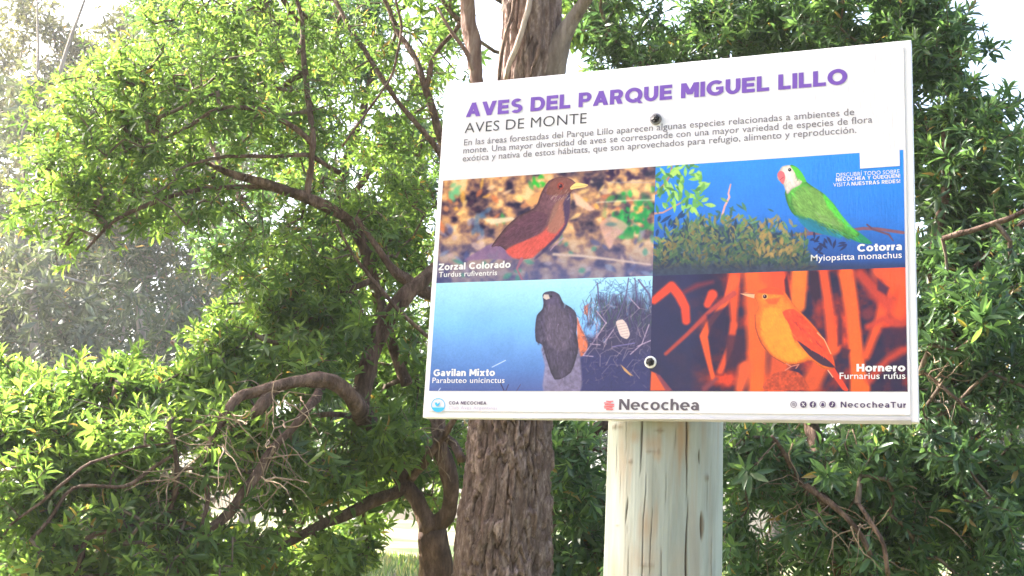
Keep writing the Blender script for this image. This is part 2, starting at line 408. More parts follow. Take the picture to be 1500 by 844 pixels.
P.poly(c(925, 150, 965, 120, 1035, 133, 1020, 148, 960, 158, 930, 165), (232, 205, 140), .5); P.stroke(c(935, 150, 1025, 139), .7, (150, 110, 70), .4, .7)
P.stroke(c(620, 600, 590, 660, 625, 735), [5, 3, 2], (150, 100, 120), .8, .9); P.stroke(c(880, 470, 820, 520, 800, 545), [3, 2, 1], (170, 140, 160), .6, .8)
P.u0 = P.u0; P.build('photograph of a brown bird with an orange belly, upper left of the four')

# --- picture 2: the parakeet
P = Pic(XM, XR, ZT, ZM); c = crop(950, 220, 3.75)
t_ = np.clip((P.Y - 225) / 175, 0, 1)
for k, (a, b_, d_) in enumerate(((62, 58, 44), (140, 120, 62), (228, 205, 118))): P.C[..., k] = np.interp(t_, [0, .5, 1], np.array([a, b_, d_]) / 255)
sh = np.clip((P.X - 1180) / 160, 0, 1)[..., None] * .12; P.C = P.C * (1 - sh) + np.array((70, 150, 235)) / 255 * sh
P.stroke(c(30, 350, 80, 345, 180, 290, 240, 250), [3, 2.4, 2, 1], (185, 140, 130)); P.stroke(c(40, 240, 90, 190, 120, 140, 130, 90), [4, 4, 3, 2], (165, 125, 115))
P.stroke(c(452, 190, 440, 240, 445, 260, 420, 310, 400, 380), [2, 2.6, 3, 3, 2.5], (215, 165, 165), .5)
P.stroke(c(780, 470, 860, 462, 960, 455, 1060, 450, 1180, 432, 1260, 435, 1400, 455), [3, 5, 5, 5, 4.5, 4.5, 4.5], (120, 85, 100), .6); P.stroke(c(1200, 410, 1230, 435, 1320, 465, 1345, 500), [2, 3, 3, 1.5], (100, 72, 88), .6)
for k in range(85):
    x, y = c(rs.uniform(20, 310), rs.uniform(85, 330) ** 1.0)[0]
    if x > 1030 and y < 250 and rs.rand() < .5: continue
    leafblob(P, x, y, rs.uniform(10, 19), rs.uniform(4, 7), rs.uniform(-2.4, 1.8), [(150, 195, 95), (110, 160, 80), (75, 120, 70), (170, 205, 110)][rs.randint(4)], .8, .9)
for k in range(16): leafblob(P, *c(rs.uniform(30, 190), rs.uniform(370, 560))[0], rs.uniform(10, 22), 5, rs.uniform(-1.6, -.3), (38, 62, 98), .6, .9)
P.poly(c(40, 690, 40, 560, 120, 470, 200, 430, 330, 420, 480, 405, 560, 420, 700, 450, 800, 480, 880, 560, 900, 690), (66, 78, 78), 6, .85, .4, 3, .2, rnd=0)
for k in range(1050):
    u = rs.rand(); X0 = 40 + u * 830; top = np.interp(X0, [40, 200, 330, 480, 560, 700, 860, 960], [560, 400, 400, 380, 400, 430, 500, 620])
    top -= abs(rs.normal()) * 38
    Y0 = top + (660 - top) * rs.rand() ** .75; x, y = c(X0, Y0)[0]; f = (Y0 - top) / max(1, 660 - top)
    if k > 620: f = min(1, f + .25)
    pal = [(128, 158, 92), (98, 132, 84), (150, 150, 95), (70, 100, 88), (165, 140, 80), (48, 66, 90)]
    col = np.array(pal[rs.randint(6)]) * (1 - .5 * f) + np.array((40, 48, 66)) * .35 * f
    leafblob(P, x, y, rs.uniform(7, 17), rs.uniform(2.6, 5), rs.uniform(-2.8, -.2), col, .9, .85)
for k in range(40): leafblob(P, *c(rs.uniform(600, 800), rs.uniform(390, 600))[0], rs.uniform(8, 16), 5, rs.uniform(-2.6, -.4), (165, 135, 85), 1, .7)
for k in range(22): leafblob(P, *c(rs.uniform(900, 1060), rs.uniform(470, 570))[0], rs.uniform(8, 16), 3.5, rs.uniform(0, 6.3), (38, 44, 84), .6, .9)
bt = np.clip((P.Y - 382) / 16, 0, .55)[..., None]; P.C = P.C * (1 - bt) + np.array((52, 50, 72)) / 255 * bt
P.blur(1)
P.poly(c(820, 380, 900, 390, 1010, 430, 1080, 470, 1050, 480, 960, 465, 880, 440), (40, 120, 150), .8)        # blue flight feathers
P.poly(c(1040, 440, 1120, 430, 1180, 470, 1230, 515, 1160, 510, 1090, 480), (48, 128, 98), .7)
P.poly(c(775, 86, 815, 95, 845, 130, 862, 170, 900, 200, 960, 240, 1020, 300, 1060, 360, 1110, 420, 1160, 465, 1120, 480, 1040, 440, 960, 420, 880, 392, 820, 372, 785, 340, 762, 290, 750, 240, 760, 190), (98, 166, 72), .9, 1, .2, 2, rnd=3.5, amt=.38)
P.poly(c(790, 250, 850, 200, 930, 220, 1000, 300, 1050, 370, 1090, 430, 980, 400, 870, 370, 800, 330), (122, 150, 82), 2.2, .75, .15, 5)
P.poly(c(960, 240, 1010, 290, 1070, 370, 1150, 460, 1110, 440, 1040, 370, 980, 300), (96, 196, 72), 1.3, .8)
P.poly(c(800, 360, 870, 372, 960, 400, 1000, 440, 1060, 490, 1000, 470, 900, 420), (44, 116, 140), 1.1, .9)
for k in range(9): P.stroke(c(900 + k * 14, 330 + k * 6, 950 + k * 14, 372 + k * 9), .8, (150, 160, 130), .5, .5)
for k in range(14): P.stroke(c(800 + k * 20, 230 + k * 12, 815 + k * 20, 250 + k * 12), .6, (84, 120, 62), .4, .6)
P.feathers(c(760, 240, 850, 200, 960, 250, 1060, 370, 1110, 430, 980, 410, 830, 370, 775, 310), 330, .85, 5, 1.5, .22, 4)
P.feathers(c(900, 350, 1000, 400, 1150, 470, 1200, 505, 1050, 470, 930, 430), 90, .6, 9, 1.4, .25, 5)
P.poly(c(716, 120, 735, 92, 775, 84, 800, 105, 815, 150, 845, 172, 830, 195, 790, 215, 765, 245, 752, 220, 738, 185, 712, 165, 708, 140), (224, 210, 206), .8, 1, .1, rnd=2.5, amt=.25)
P.feathers(c(740, 110, 790, 100, 840, 170, 760, 235), 90, 1.6, 3, 1.1, .14, 6)
P.poly(c(780, 88, 812, 94, 846, 130, 868, 175, 850, 176, 818, 150, 800, 118), (92, 178, 66), .6)
P.poly(c(708, 135, 725, 115, 745, 125, 752, 155, 740, 190, 722, 170), (206, 112, 120), .6); P.stroke(c(724, 165, 742, 150), .8, (130, 60, 70), .4)
P.dot(*c(776, 110)[0], 2.4, (35, 25, 30), .5); P.dot(*c(774, 108)[0], .6, (240, 240, 240), .3)
for k in range(7): P.stroke(c(752 + k * 9, 180 + (k % 3) * 12, 760 + k * 9, 196 + (k % 3) * 12), .6, (175, 165, 170), .4, .6)
P.stroke(c(860, 430, 880, 450, 870, 470), 2, (110, 95, 110), .5)
P.build('photograph of a green parakeet on blue, upper right of the four')

# --- picture 3: the hawk
P = Pic(XL, XM, ZM, ZB); c = crop(615, 400, 3.837)
t_ = np.clip((P.Y - 410) / 165, 0, 1)
for k, v in enumerate(((172, 128, 92, 84), (214, 176, 122, 96), (244, 232, 182, 150))): P.C[..., k] = np.interp(t_, [0, .4, .8, 1], np.array(v) / 255)
tm = np.clip((P.X + .35 * (P.Y - 480) - 850) / 30 + (fbm(P.X * .08, P.Y * .08, 9) - .5) * 3.0, 0, 1) * np.clip((P.Y - 425 + (fbm(P.X * .1, P.Y * .05, 4) - .5) * 60) / 26, 0, 1)
P.C = P.C * (1 - tm[..., None]) + np.array((68, 62, 92)) / 255 * tm[..., None]
lo = np.clip((P.X - 800) / 50, 0, 1) * np.clip((P.Y - 505) / 22, 0, 1)
P.C = P.C * (1 - lo[..., None]) + np.array((58, 56, 100)) / 255 * lo[..., None]
P.poly(c(885, 250, 905, 300, 945, 390, 935, 450, 905, 470, 890, 420), (206, 118, 88), 1.3, .95, .2); P.poly(c(925, 190, 950, 175, 945, 245, 925, 230), (200, 120, 95), 1, .9)
for k in range(260):
    x, y = c(rs.uniform(930, 1310), rs.uniform(160, 330))[0]; L = rs.uniform(8, 16)
    P.stroke([(x, y), (x + rs.uniform(-6, 6), y - L)], .9, [(58, 56, 88), (86, 82, 108), (70, 88, 84)][k % 3], .5, .75)
for k in range(90):
    x, y = c(rs.uniform(980, 1310), rs.uniform(30, 130))[0]; P.stroke([(x, y), (x + rs.uniform(-9, 9), y + rs.uniform(-9, 9))], 1, (70, 88, 130), .6, .6)
for k in range(120):
    x, y = c(rs.uniform(900, 1310), rs.uniform(330, 640))[0]; P.stroke([(x, y), (x + rs.uniform(-9, 9), y + rs.uniform(-9, 9))], 1.1, [(86, 78, 110), (48, 46, 84), (110, 96, 120)][k % 3], .7, .6)
for pts, w in ((c(1000, 60, 1010, 180, 1050, 280), 2), (c(1175, 30, 1160, 130, 1110, 260), 1.8), (c(1210, 30, 1225, 180), 1.8), (c(1230, 40, 1290, 120, 1305, 200), 2.6), (c(1050, 280, 990, 370, 920, 465), 1.6),
               (c(995, 215, 1050, 285), 1.5), (c(1180, 140, 1235, 200), 1.5), (c(960, 400, 1015, 405), 1.4), (c(920, 465, 975, 470), 1.4), (c(1290, 290, 1250, 400, 1185, 458), 1.6), (c(1300, 380, 1220, 415), 1.5), (c(1090, 320, 1040, 390), 1.5), (c(1000, 290, 990, 370), 1.3)):
    P.stroke(pts, w, (172, 150, 176) if w < 1.7 else (92, 84, 122), .5, .9)
for k in range(150):
    x, y = c(rs.uniform(900, 1310), rs.uniform(150, 600))[0]; a_ = rs.uniform(-2.6, -.5); l = rs.uniform(5, 20)
    P.stroke([(x, y), (x + math.cos(a_) * l, y + math.sin(a_) * l), (x + math.cos(a_ + .4) * l * 1.5, y + math.sin(a_ + .4) * l * 1.5)], [1.1, .8, .5], [(150, 130, 155), (96, 84, 118), (52, 48, 80), (184, 160, 168), (60, 60, 90)][k % 5], .6, .5)
P.poly(c(1105, 275, 1140, 262, 1165, 290, 1182, 345, 1165, 372, 1130, 355, 1112, 310), (205, 186, 186), .7)
for k in range(6): P.stroke(c(1112 + k * 6, 290 + k * 14, 1165 + k * 2, 280 + k * 15), .7, (150, 128, 140), .4, .8)
P.poly(c(1130, 515, 1160, 540, 1200, 580, 1180, 575, 1150, 550), (190, 150, 110), .7)
P.stroke(c(1085, 415, 1210, 395), 1.2, (120, 110, 160)); P.stroke(c(408, 530, 484, 492), 1, (205, 215, 240), .5); P.stroke(c(95, 680, 118, 648), 1, (205, 215, 240), .4)
P.stroke(c(455, 618, 480, 672), 1.3, (60, 52, 80), .4); P.stroke(c(482, 672, 500, 628), 1.1, (60, 52, 80), .4); P.stroke(c(540, 672, 568, 628), 1, (80, 70, 100), .4)
P.blur(1)
P.poly(c(690, 400, 880, 400, 905, 500, 900, 680, 700, 680, 705, 520), (128, 118, 146), 2.2, .9, .2, 6)
P.poly(c(692, 125, 710, 108, 750, 104, 785, 122, 808, 168, 850, 195, 878, 225, 886, 280, 880, 340, 892, 400, 888, 450, 850, 560, 760, 600, 710, 470, 690, 405, 655, 385, 650, 310, 660, 240, 690, 205, 697, 170), (78, 68, 90), 1.0, 1, .25, 3, rnd=3, amt=.35)
P.poly(c(700, 200, 760, 180, 820, 220, 850, 300, 840, 420, 780, 440, 715, 380), (100, 88, 106), 2.5, .6, .25, 7)
for k in range(40):
    x, y = 680 + rs.uniform(0, 180), 220 + rs.uniform(0, 260); P.stroke(c(x, y, x + 5, y + 22), .8, (120, 110, 130), .4, .35)
P.feathers(c(695, 180, 780, 130, 880, 230, 885, 440, 800, 590, 700, 450, 655, 370), 420, 1.5, 6, 1.6, .28, 7)
P.poly(c(693, 140, 700, 122, 725, 122, 733, 145, 712, 152), (196, 180, 178), .6); P.dot(*c(740, 132)[0], 1.4, (30, 24, 34), .4)
P.build('photograph of a dark hawk on blue, lower left of the four')

# --- picture 4: the ovenbird
P = Pic(XM, XR, ZM, ZB); c = crop(950, 385, 3.516)
field(P, [(36, 22, 56), (50, 26, 58), (110, 38, 44), (190, 66, 34)], .03, 12)
lf = np.clip((1050 - P.X) / 40, 0, 1)[..., None]; P.C = P.C * (1 - lf * .92) + np.array((46, 42, 78)) / 255 * lf * .92
O1, O2, O3 = (238, 106, 34), (222, 88, 36), (178, 66, 46)
for pts, w, col, sf in ((c(560, 60, 560, 300, 560, 660), [40, 32, 26], O1, 5), (c(445, 50, 440, 180, 440, 330), [20, 14, 8], O2, 3), (c(640, 60, 700, 160), [40, 22], (225, 84, 38), 4), (c(780, 40, 770, 220), [24, 22], (244, 122, 40), 3),
               (c(900, 40, 925, 200, 955, 440), [15, 14, 18], O2, 3), (c(1020, 60, 1050, 260, 1080, 560, 1090, 650), [24, 20, 22, 30], O1, 3), (c(1240, 130, 1190, 300, 1120, 480), [22, 14, 12], O2, 4), (c(1090, 60, 1200, 180, 1330, 290), [18, 20, 26], O3, 5),
               (c(1200, 40, 1320, 60), [30, 44], (224, 92, 48), 5), (c(1330, 170, 1290, 260), [30, 20], O2, 6), (c(1330, 440, 1230, 500, 1140, 600), [12, 10, 14], O3, 4), (c(1130, 330, 1210, 290, 1300, 330), [9, 9, 12], O3, 3),
               (c(840, 620, 900, 500, 960, 420), [30, 26, 14], (206, 88, 40), 5), (c(30, 195, 60, 170, 120, 120, 160, 170, 190, 230, 195, 300), [11, 12, 13, 14, 13, 12], (224, 78, 46), 1.8), (c(305, 215, 330, 165), [11, 15], (216, 80, 46), 1.8),
               (c(330, 100, 250, 120, 190, 150), [5, 8, 6], (110, 44, 60), 3), (c(440, 90, 400, 200, 310, 320, 285, 380, 310, 500, 335, 600), [16, 9, 9, 12, 8, 6], (226, 96, 46), 1.5), (c(440, 160, 330, 240, 200, 370, 90, 470), [9, 7, 6, 5], (170, 72, 62), 1.6),
               (c(440, 320, 420, 440, 370, 560), [11, 10, 9], (206, 84, 46), 2), (c(470, 650, 500, 540), [14, 22], (214, 96, 50), 4), (c(290, 650, 350, 600), [8, 6], (120, 60, 70), 2.5), (c(680, 480, 660, 640), [30, 30], (204, 88, 44), 5)):
    P.stroke(pts, w, col, sf, .92)
P.poly(c(15, 560, 40, 570, 110, 660, 10, 660), (206, 96, 62), 1.5); P.poly(c(35, 570, 60, 580, 125, 660, 90, 660), (130, 66, 80), 1.5)
P.poly(c(715, 60, 725, 130, 735, 200, 708, 180, 700, 90), (70, 26, 44), 2); P.poly(c(830, 45, 875, 50, 885, 170, 860, 210, 835, 160), (52, 22, 46), 2.5); P.poly(c(1180, 85, 1240, 130, 1225, 170, 1180, 140), (74, 34, 60), 3)
P.poly(c(1200, 340, 1330, 330, 1330, 430, 1210, 430), (60, 28, 56), 4, .8); P.poly(c(1000, 440, 1040, 450, 1020, 495, 995, 490), (70, 30, 50), 2.5); P.dot(*c(1130, 265)[0], 9, (112, 44, 52), 4, .8)
P.poly(c(975, 220, 1000, 300, 1000, 420, 975, 430), (90, 34, 50), 3); P.poly(c(400, 370, 490, 380, 500, 500, 400, 560), (60, 26, 54), 3, .8); P.poly(c(300, 270, 400, 230, 400, 420, 330, 480), (44, 26, 62), 3, .8)
P.blur(2)
P.poly(c(600, 655, 605, 610, 650, 570, 720, 555, 780, 570, 815, 620, 815, 655), (168, 72, 42), .9, 1, .3, 4, .35)
P.poly(c(850, 505, 930, 560, 1000, 655, 1030, 655, 975, 570, 940, 520), (196, 70, 44), .6)
P.poly(c(545, 170, 580, 145, 640, 128, 700, 150, 730, 190, 770, 240, 830, 300, 880, 360, 930, 440, 962, 540, 900, 545, 840, 505, 780, 520, 720, 525, 660, 500, 610, 460, 570, 400, 550, 330, 548, 270, 565, 230, 555, 195), (246, 122, 36), 1.0, 1, .12, rnd=3.5, amt=.3)
P.poly(c(600, 240, 680, 240, 730, 330, 760, 420, 820, 480, 740, 515, 660, 490, 600, 420, 575, 330), (252, 148, 44), 3, .8, .08, 6)
P.poly(c(690, 255, 750, 240, 820, 300, 880, 370, 930, 445, 960, 538, 900, 500, 840, 450, 750, 395, 725, 320), (222, 78, 38), .9, 1, .2, 4)
P.poly(c(765, 400, 840, 450, 910, 490, 962, 540, 900, 530, 830, 480), (66, 34, 54), .8)
P.poly(c(560, 150, 620, 128, 680, 140, 700, 165, 650, 165, 600, 160), (228, 78, 34), 1.2, .9); P.poly(c(600, 190, 680, 180, 660, 215, 620, 215), (226, 84, 34), 1.5, .8)
for k in range(8): P.stroke(c(740 + k * 18, 290 + k * 16, 770 + k * 20, 330 + k * 18), .8, (150, 50, 44), .5, .7)
P.feathers(c(570, 230, 690, 250, 730, 330, 830, 480, 720, 520, 620, 460, 560, 340), 260, 1.0, 5, 1.5, .12, 8)
P.feathers(c(690, 255, 750, 240, 880, 370, 950, 520, 840, 450, 725, 320), 190, .95, 6, 1.5, .25, 9)
P.feathers(c(560, 170, 640, 130, 720, 180, 700, 250, 580, 230), 90, .8, 3, 1.2, .14, 10)
P.stroke(c(870, 362, 905, 395, 940, 470), 1.1, (250, 190, 150), .5); P.stroke(c(548, 270, 552, 340, 580, 415, 630, 480, 700, 520), .9, (120, 46, 44), .5, .8)
P.poly(c(472, 160, 500, 155, 548, 162, 545, 185, 510, 175), (236, 176, 140), .5); P.stroke(c(474, 158, 545, 162), .8, (120, 60, 50), .4)
P.dot(*c(600, 175)[0], 4, (250, 190, 120), .6); P.dot(*c(600, 175)[0], 3, (60, 14, 22), .5); P.dot(*c(597, 172)[0], .7, (250, 230, 230), .3)
P.stroke(c(710, 520, 735, 535, 705, 555), 1.6, (190, 120, 100), .4); P.stroke(c(735, 535, 775, 525, 760, 545), 1.6, (190, 120, 100), .4); P.stroke(c(925, 555, 950, 590), 1.3, (240, 190, 150), .4)
P.build('photograph of an orange bird on a stone, lower right of the four')

# ---------------- lettering ----------------------------------------
def colmat(name, c): 
    m = simple(name, c, .4, spec=.3); return m
INK = {'purple': colmat('purple_ink', (.165, .075, .42)), 'black': colmat('black_ink', (.05, .045, .06)), 'grey': colmat('grey_ink', (.17, .155, .19)),
       'dark': colmat('dark_violet_ink', (.075, .045, .12)), 'white': colmat('white_ink', (.70, .68, .72)), 'lilac': colmat('lilac_ink', (.48, .42, .60)),
       'red': colmat('red_ink', (.75, .13, .15)), 'blue': colmat('blue_ink', (.05, .42, .80)), 'pale': colmat('pale_blue_ink', (.42, .68, .86)), 'soft': colmat('soft_black_ink', (.11, .09, .12))}
YL = -.0019

class Pen:
    """geometric sans-serif letters of filled strokes; cap height 1"""
    def __init__(s, t): s.V = []; s.Fc = []; s.t = t; s.x = 0; s.k = 0
    def quad(s, a, b, c, d):
        n = len(s.V); z = s.k * 2e-5; s.k = (s.k + 1) % 12
        s.V += [(s.x + p[0], p[1], z) for p in (a, b, c, d)]; s.Fc.append((n, n + 1, n + 2, n + 3))
    def rect(s, x0, y0, x1, y1): s.quad((x0, y0), (x1, y0), (x1, y1), (x0, y1))
    def par(s, x0, y0, x1, y1, w): s.quad((x0, y0), (x0 + w, y0), (x1 + w, y1), (x1, y1))
    def ring(s, cx, cy, rx, ry, a0=0, a1=360, tx=None, ty=None):
        tx = tx or s.t; ty = ty or s.t * .9; n = max(6, int(abs(a1 - a0) / 12)); z = s.k * 2e-5; s.k = (s.k + 1) % 12; b = len(s.V)
        for i in range(n + 1):
            a = R(a0 + (a1 - a0) * i / n); ca, sa = math.cos(a), math.sin(a)
            s.V += [(s.x + cx + rx * ca, cy + ry * sa, z), (s.x + cx + (rx - tx) * ca, cy + (ry - ty) * sa, z)]
            if i: s.Fc.append((b + 2 * i - 2, b + 2 * i, b + 2 * i + 1, b + 2 * i - 1))
    def glyph(s, ch):
        t = s.t; h = t * .86; xh = .74
        if ch == ' ': return .34
        if ch == 'A': s.par(0, 0, .40 - t * .08, 1, t * 1.1); s.par(.80 + .18 - t * 1.1 + .0, 0, .40 + .16 - t * .98 + .04, 1, t * 1.1); s.rect(.22, .2, .78, .2 + h * .9); return .98
        if ch == 'V': s.par(.36, 0, 0, 1, t * 1.1); s.par(.60 - t * 1.1 + .04, 0, .98 - t * 1.1, 1, t * 1.1); return .98
        if ch in 'EÉ':
            s.rect(0, 0, t, 1)
            for y in (0, .5 - h / 2, 1 - h): s.rect(t, y, .74 - (.04 if y == .5 - h / 2 else 0), y + h)
            if ch == 'É': s.par(.3, 1.08, .42, 1.28, .2)
            return .76
        if ch == 'L': s.rect(0, 0, t, 1); s.rect(t, 0, .70, h); return .70
        if ch == 'I': s.rect(0, 0, t, 1); return t
        if ch == 'T': s.rect(0, 1 - h, .80, 1); s.rect(.40 - t / 2, 0, .40 + t / 2, 1 - h); return .80
        if ch == 'H': s.rect(0, 0, t, 1); s.rect(.86 - t, 0, .86, 1); s.rect(t, .5 - h / 2, .86 - t, .5 + h / 2); return .86
        if ch == 'N': s.rect(0, 0, t, 1); s.rect(.90 - t, 0, .90, 1); s.par(.90 - t * 1.2, 0, .0, 1, t * 1.2); return .90
        if ch == 'M': s.rect(0, 0, t, 1); s.rect(1.06 - t, 0, 1.06, 1); s.par(.53 - t * .6, .22, .0, 1, t * 1.15); s.par(.53 - t * .55, .22, 1.06 - t * 1.15, 1, t * 1.15); return 1.06
        if ch == 'U': s.rect(0, .42, t, 1); s.rect(.86 - t, .42, .86, 1); s.ring(.43, .42, .43, .435, 180, 360, ty=h); return .86
        if ch == 'D': s.rect(0, 0, t, 1); s.rect(t, 0, .46, h); s.rect(t, 1 - h, .46, 1); s.ring(.46, .5, .48, .5, -90, 90, ty=h); return .94
        if ch in 'PR':
            s.rect(0, 0, t, 1); s.rect(t, 1 - h, .46, 1); s.rect(t, .33, .46, .33 + h * .95); s.ring(.46, .665, .35, .335, -90, 90, ty=h * .95)
            if ch == 'R': s.par(.80 - t * 1.15, 0, .34, .38, t * 1.15); return .84
            return .81
        if ch in 'OQ':
            s.ring(.54, .5, .54, .515, ty=h)
            if ch == 'Q': s.par(.86, -.08, .56, .30, t * .9)
            return 1.08
        if ch == 'C': s.ring(.53, .5, .53, .515, 42, 318, ty=h); return .95
        if ch == 'G': s.ring(.54, .5, .54, .515, 45, 325, ty=h); s.rect(.55, .37, .99, .37 + h * .85); s.rect(.99 - t * .9, .17, .99, .37); return 1.02
        if ch == 'S': s.ring(.40, .71, .36, .30, 38, 270, ty=h * .95); s.ring(.40, .30, .39, .315, 90, -145, ty=h * .95); return .80
        if ch == 'Z': s.rect(0, 1 - h, .8, 1); s.rect(0, 0, .8, h); s.par(0, h, .8 - t * 1.25, 1 - h, t * 1.25); return .8
        if ch == 'Y': s.rect(.45 - t / 2, 0, .45 + t / 2, .42); s.par(.45 - t / 2, .38, 0, 1, t * 1.1); s.par(.45 - t * .6, .38, .9 - t * 1.1, 1, t * 1.1); return .9
        if ch == 'F': s.rect(0, 0, t, 1); s.rect(t, 1 - h, .72, 1); s.rect(t, .42, .66, .42 + h); return .72
        if ch == 'B': s.rect(0, 0, t, 1); s.ring(.4, .73, .33, .27, -90, 90, ty=h); s.ring(.42, .28, .38, .28, -90, 90, ty=h); return .8
        if ch == 'z': s.rect(0, xh - h * .9, .62, xh); s.rect(0, 0, .62, h * .9); s.par(0, h * .9, .62 - t * 1.25, xh - h * .9, t * 1.25); return .62
        if ch == '!': s.rect(0, .34, t, 1); s.rect(0, 0, t, .22); return t
        # lower case
        if ch == 'o': s.ring(.40, xh / 2, .40, xh / 2 + .015, ty=h * .9); return .80
        if ch == 'c': s.ring(.39, xh / 2, .39, xh / 2 + .015, 48, 312, ty=h * .9); return .68
        if ch == 'e': s.ring(.40, xh / 2, .40, xh / 2 + .015, 0, 315, ty=h * .85); s.rect(.12, xh / 2 - h * .36, .80, xh / 2 + h * .30); return .79
        if ch == 'l': s.rect(0, 0, t, 1.04); return t
        if ch == 'i': s.rect(0, 0, t, xh); s.rect(0, .84, t, 1.06); return t
        if ch == 'h': s.rect(0, 0, t, 1.04); s.ring(.36, xh - .36, .34, .37, 0, 180, ty=h * .95); s.rect(.70 - t, 0, .70, xh - .36); return .70
        if ch == 'n': s.rect(0, 0, t, xh); s.ring(.36, xh - .36, .34, .37, 0, 180, ty=h * .95); s.rect(.70 - t, 0, .70, xh - .36); return .70
        if ch == 'u': s.rect(.70 - t, 0, .70, xh); s.ring(.34, .36, .34, .37, 180, 360, ty=h * .95); s.rect(0, .36, t, xh); return .70
        if ch == 'r': s.rect(0, 0, t, xh); s.ring(.40, xh - .37, .36, .37, 88, 180, ty=h * 1.1); return .44
        if ch == 'a': s.rect(.66 - t, 0, .66, .42); s.ring(.33, xh - .32, .33, .335, 0, 150, ty=h * .85); s.ring(.30, .225, .30, .235, ty=h * .75); return .66
        if ch == 'd': s.rect(.76 - t, 0, .76, 1.04); s.ring(.38, xh / 2, .38, xh / 2 + .015, ty=h * .9); return .76
        if ch == 't': s.rect(.12, .0, .12 + t, .96); s.rect(0, xh - h * .9, .48, xh); s.rect(.12 + t, 0, .46, h * .9); return .48
        if ch == 'v': s.par(.28, 0, 0, xh, t * 1.1); s.par(.50 - t * 1.1 + .0, 0, .76 - t * 1.1, xh, t * 1.1); return .76
        if ch == 'x': s.par(.78 - t * 1.2, 0, 0, xh, t * 1.2); s.par(0, 0, .78 - t * 1.2, xh, t * 1.2); return .78
        return .6
    def text(s, st, gap):
        for ch in st: s.x += s.glyph(ch) + gap
        s.x -= gap; return s.x

def place_text(name, V, faces, width, p0, p1, cap_px, ink, label):
    (u0, z0), (u1, z1) = on_sign(*p0), on_sign(*p1)
    zz = (z0 + z1) / 2
    mx, my = (p0[0] + p1[0]) / 2, (p0[1] + p1[1]) / 2
    cap = on_sign(mx, my - cap_px)[1] - on_sign(mx, my)[1]
    L = u1 - u0
    me = bpy.data.meshes.new(name)
    me.from_pydata([(u0 + x / width * L, YL - z, zz + y * cap) for x, y, z in V], [], faces)
    o = sign_child(name, me, INK[ink])
    if label: o['label'] = label
    return o

def bold(st, p0, p1, cap_px, ink, t=.24, gap=.12, name='lettering'):
    p = Pen(t); w = p.text(st, gap); return place_text(name, p.V, p.Fc, w, p0, p1, cap_px, ink, 'lettering that reads ' + st)

def thin(st, p0, p1, cap_px, ink, off=0.0, name='lettering', track=1.04):
    cu = bpy.data.curves.new('letters', 'FONT'); cu.body = st; cu.offset = off; cu.space_character = track; cu.resolution_u = 4
    ob = bpy.data.objects.new('letters', cu); COL.objects.link(ob)
    dg = bpy.context.evaluated_depsgraph_get(); me = bpy.data.meshes.new_from_object(ob.evaluated_get(dg))
    V = np.array([v.co[:] for v in me.vertices]); fs = [tuple(p.vertices) for p in me.polygons]
    bpy.data.objects.remove(ob); bpy.data.curves.remove(cu); bpy.data.meshes.remove(me)
    x0, x1 = V[:, 0].min(), V[:, 0].max(); V[:, 0] -= x0
    V[:, 1] /= .685
    return place_text(name, [tuple(v) for v in V], fs, x1 - x0, p0, p1, cap_px, ink, 'lettering that reads ' + st)

bold('AVES DEL PARQUE MIGUEL LILLO', (682.7, 174.1), (1241.5, 121.8), 21.6, 'purple', .272, .085)
thin('AVES DE MONTE', (681, 195.5), (859.5, 181.3), 14.9, 'black', -.006)
thin('En las áreas forestadas del Parque Lillo aparecen algunas especies relacionadas a ambientes de', (680, 214.9), (1251.5, 167.8), 9.4, 'grey', .002, track=1.02)
thin('monte. Una mayor diversidad de aves se corresponde con una mayor variedad de especies de flora', (679, 226.9), (1278, 178.6), 9.4, 'grey', .002, track=1.02)
thin('exótica y nativa de estos hábitats, que son aprovechados para refugio, alimento y reproducción.', (678, 238.9), (1254.7, 193.2), 9.4, 'grey', .002, track=1.02)
bold('Zorzal Colorado', (643, 396.5), (748.3, 392.6), 9.8, 'white', .25, .10)
thin('Turdus rufiventris', (643.3, 406.3), (728.5, 403.6), 7.6, 'white', .008)
bold('Cotorra', (1256, 369), (1321.2, 367), 11, 'white', .27, .08)
thin('Myiopsitta monachus', (1188, 383), (1321.2, 378.2), 9.2, 'white', .006, track=1.02)
bold('Gavilan Mixto', (635.3, 552), (725.5, 550.4), 10, 'white', .26, .09)
thin('Parabuteo unicinctus', (633.8, 562.2), (739.6, 560.2), 7.8, 'white', .006, track=1.06)
bold('Hornero', (1254.9, 545), (1326.3, 544), 11.2, 'white', .27, .08)
thin('Furnarius rufus', (1230.1, 555.8), (1326.3, 554.9), 9.2, 'white', .006, track=1.02)
bold('Necochea', (906.9, 601.2), (1024, 601), 16, 'soft', .215, .10)
bold('NecocheaTur', (1231.6, 597.7), (1327.7, 597.3), 8.6, 'dark', .21, .2)
bold('COA NECOCHEA', (657.9, 593), (713, 592.8), 4.6, 'dark', .22, .16)
thin('Club Aves Argentinas', (657.9, 600.2), (729, 599.9), 4.8, 'lilac', .0, track=1.1)
thin('DESCUBRÍ TODO SOBRE', (1225.5, 259.5), (1318, 254.9), 5.6, 'white', .0)
bold('NECOCHEA Y QUEQUÉN!', (1224.7, 266.4), (1318.8, 261.0), 5.4, 'white', .22, .13)
thin('VISITÁ', (1220.7, 274.2), (1245.5, 272.8), 5.6, 'white', .0)
bold('NUESTRAS REDES!', (1247.5, 272.7), (1318.8, 268.3), 5.4, 'white', .22, .13)

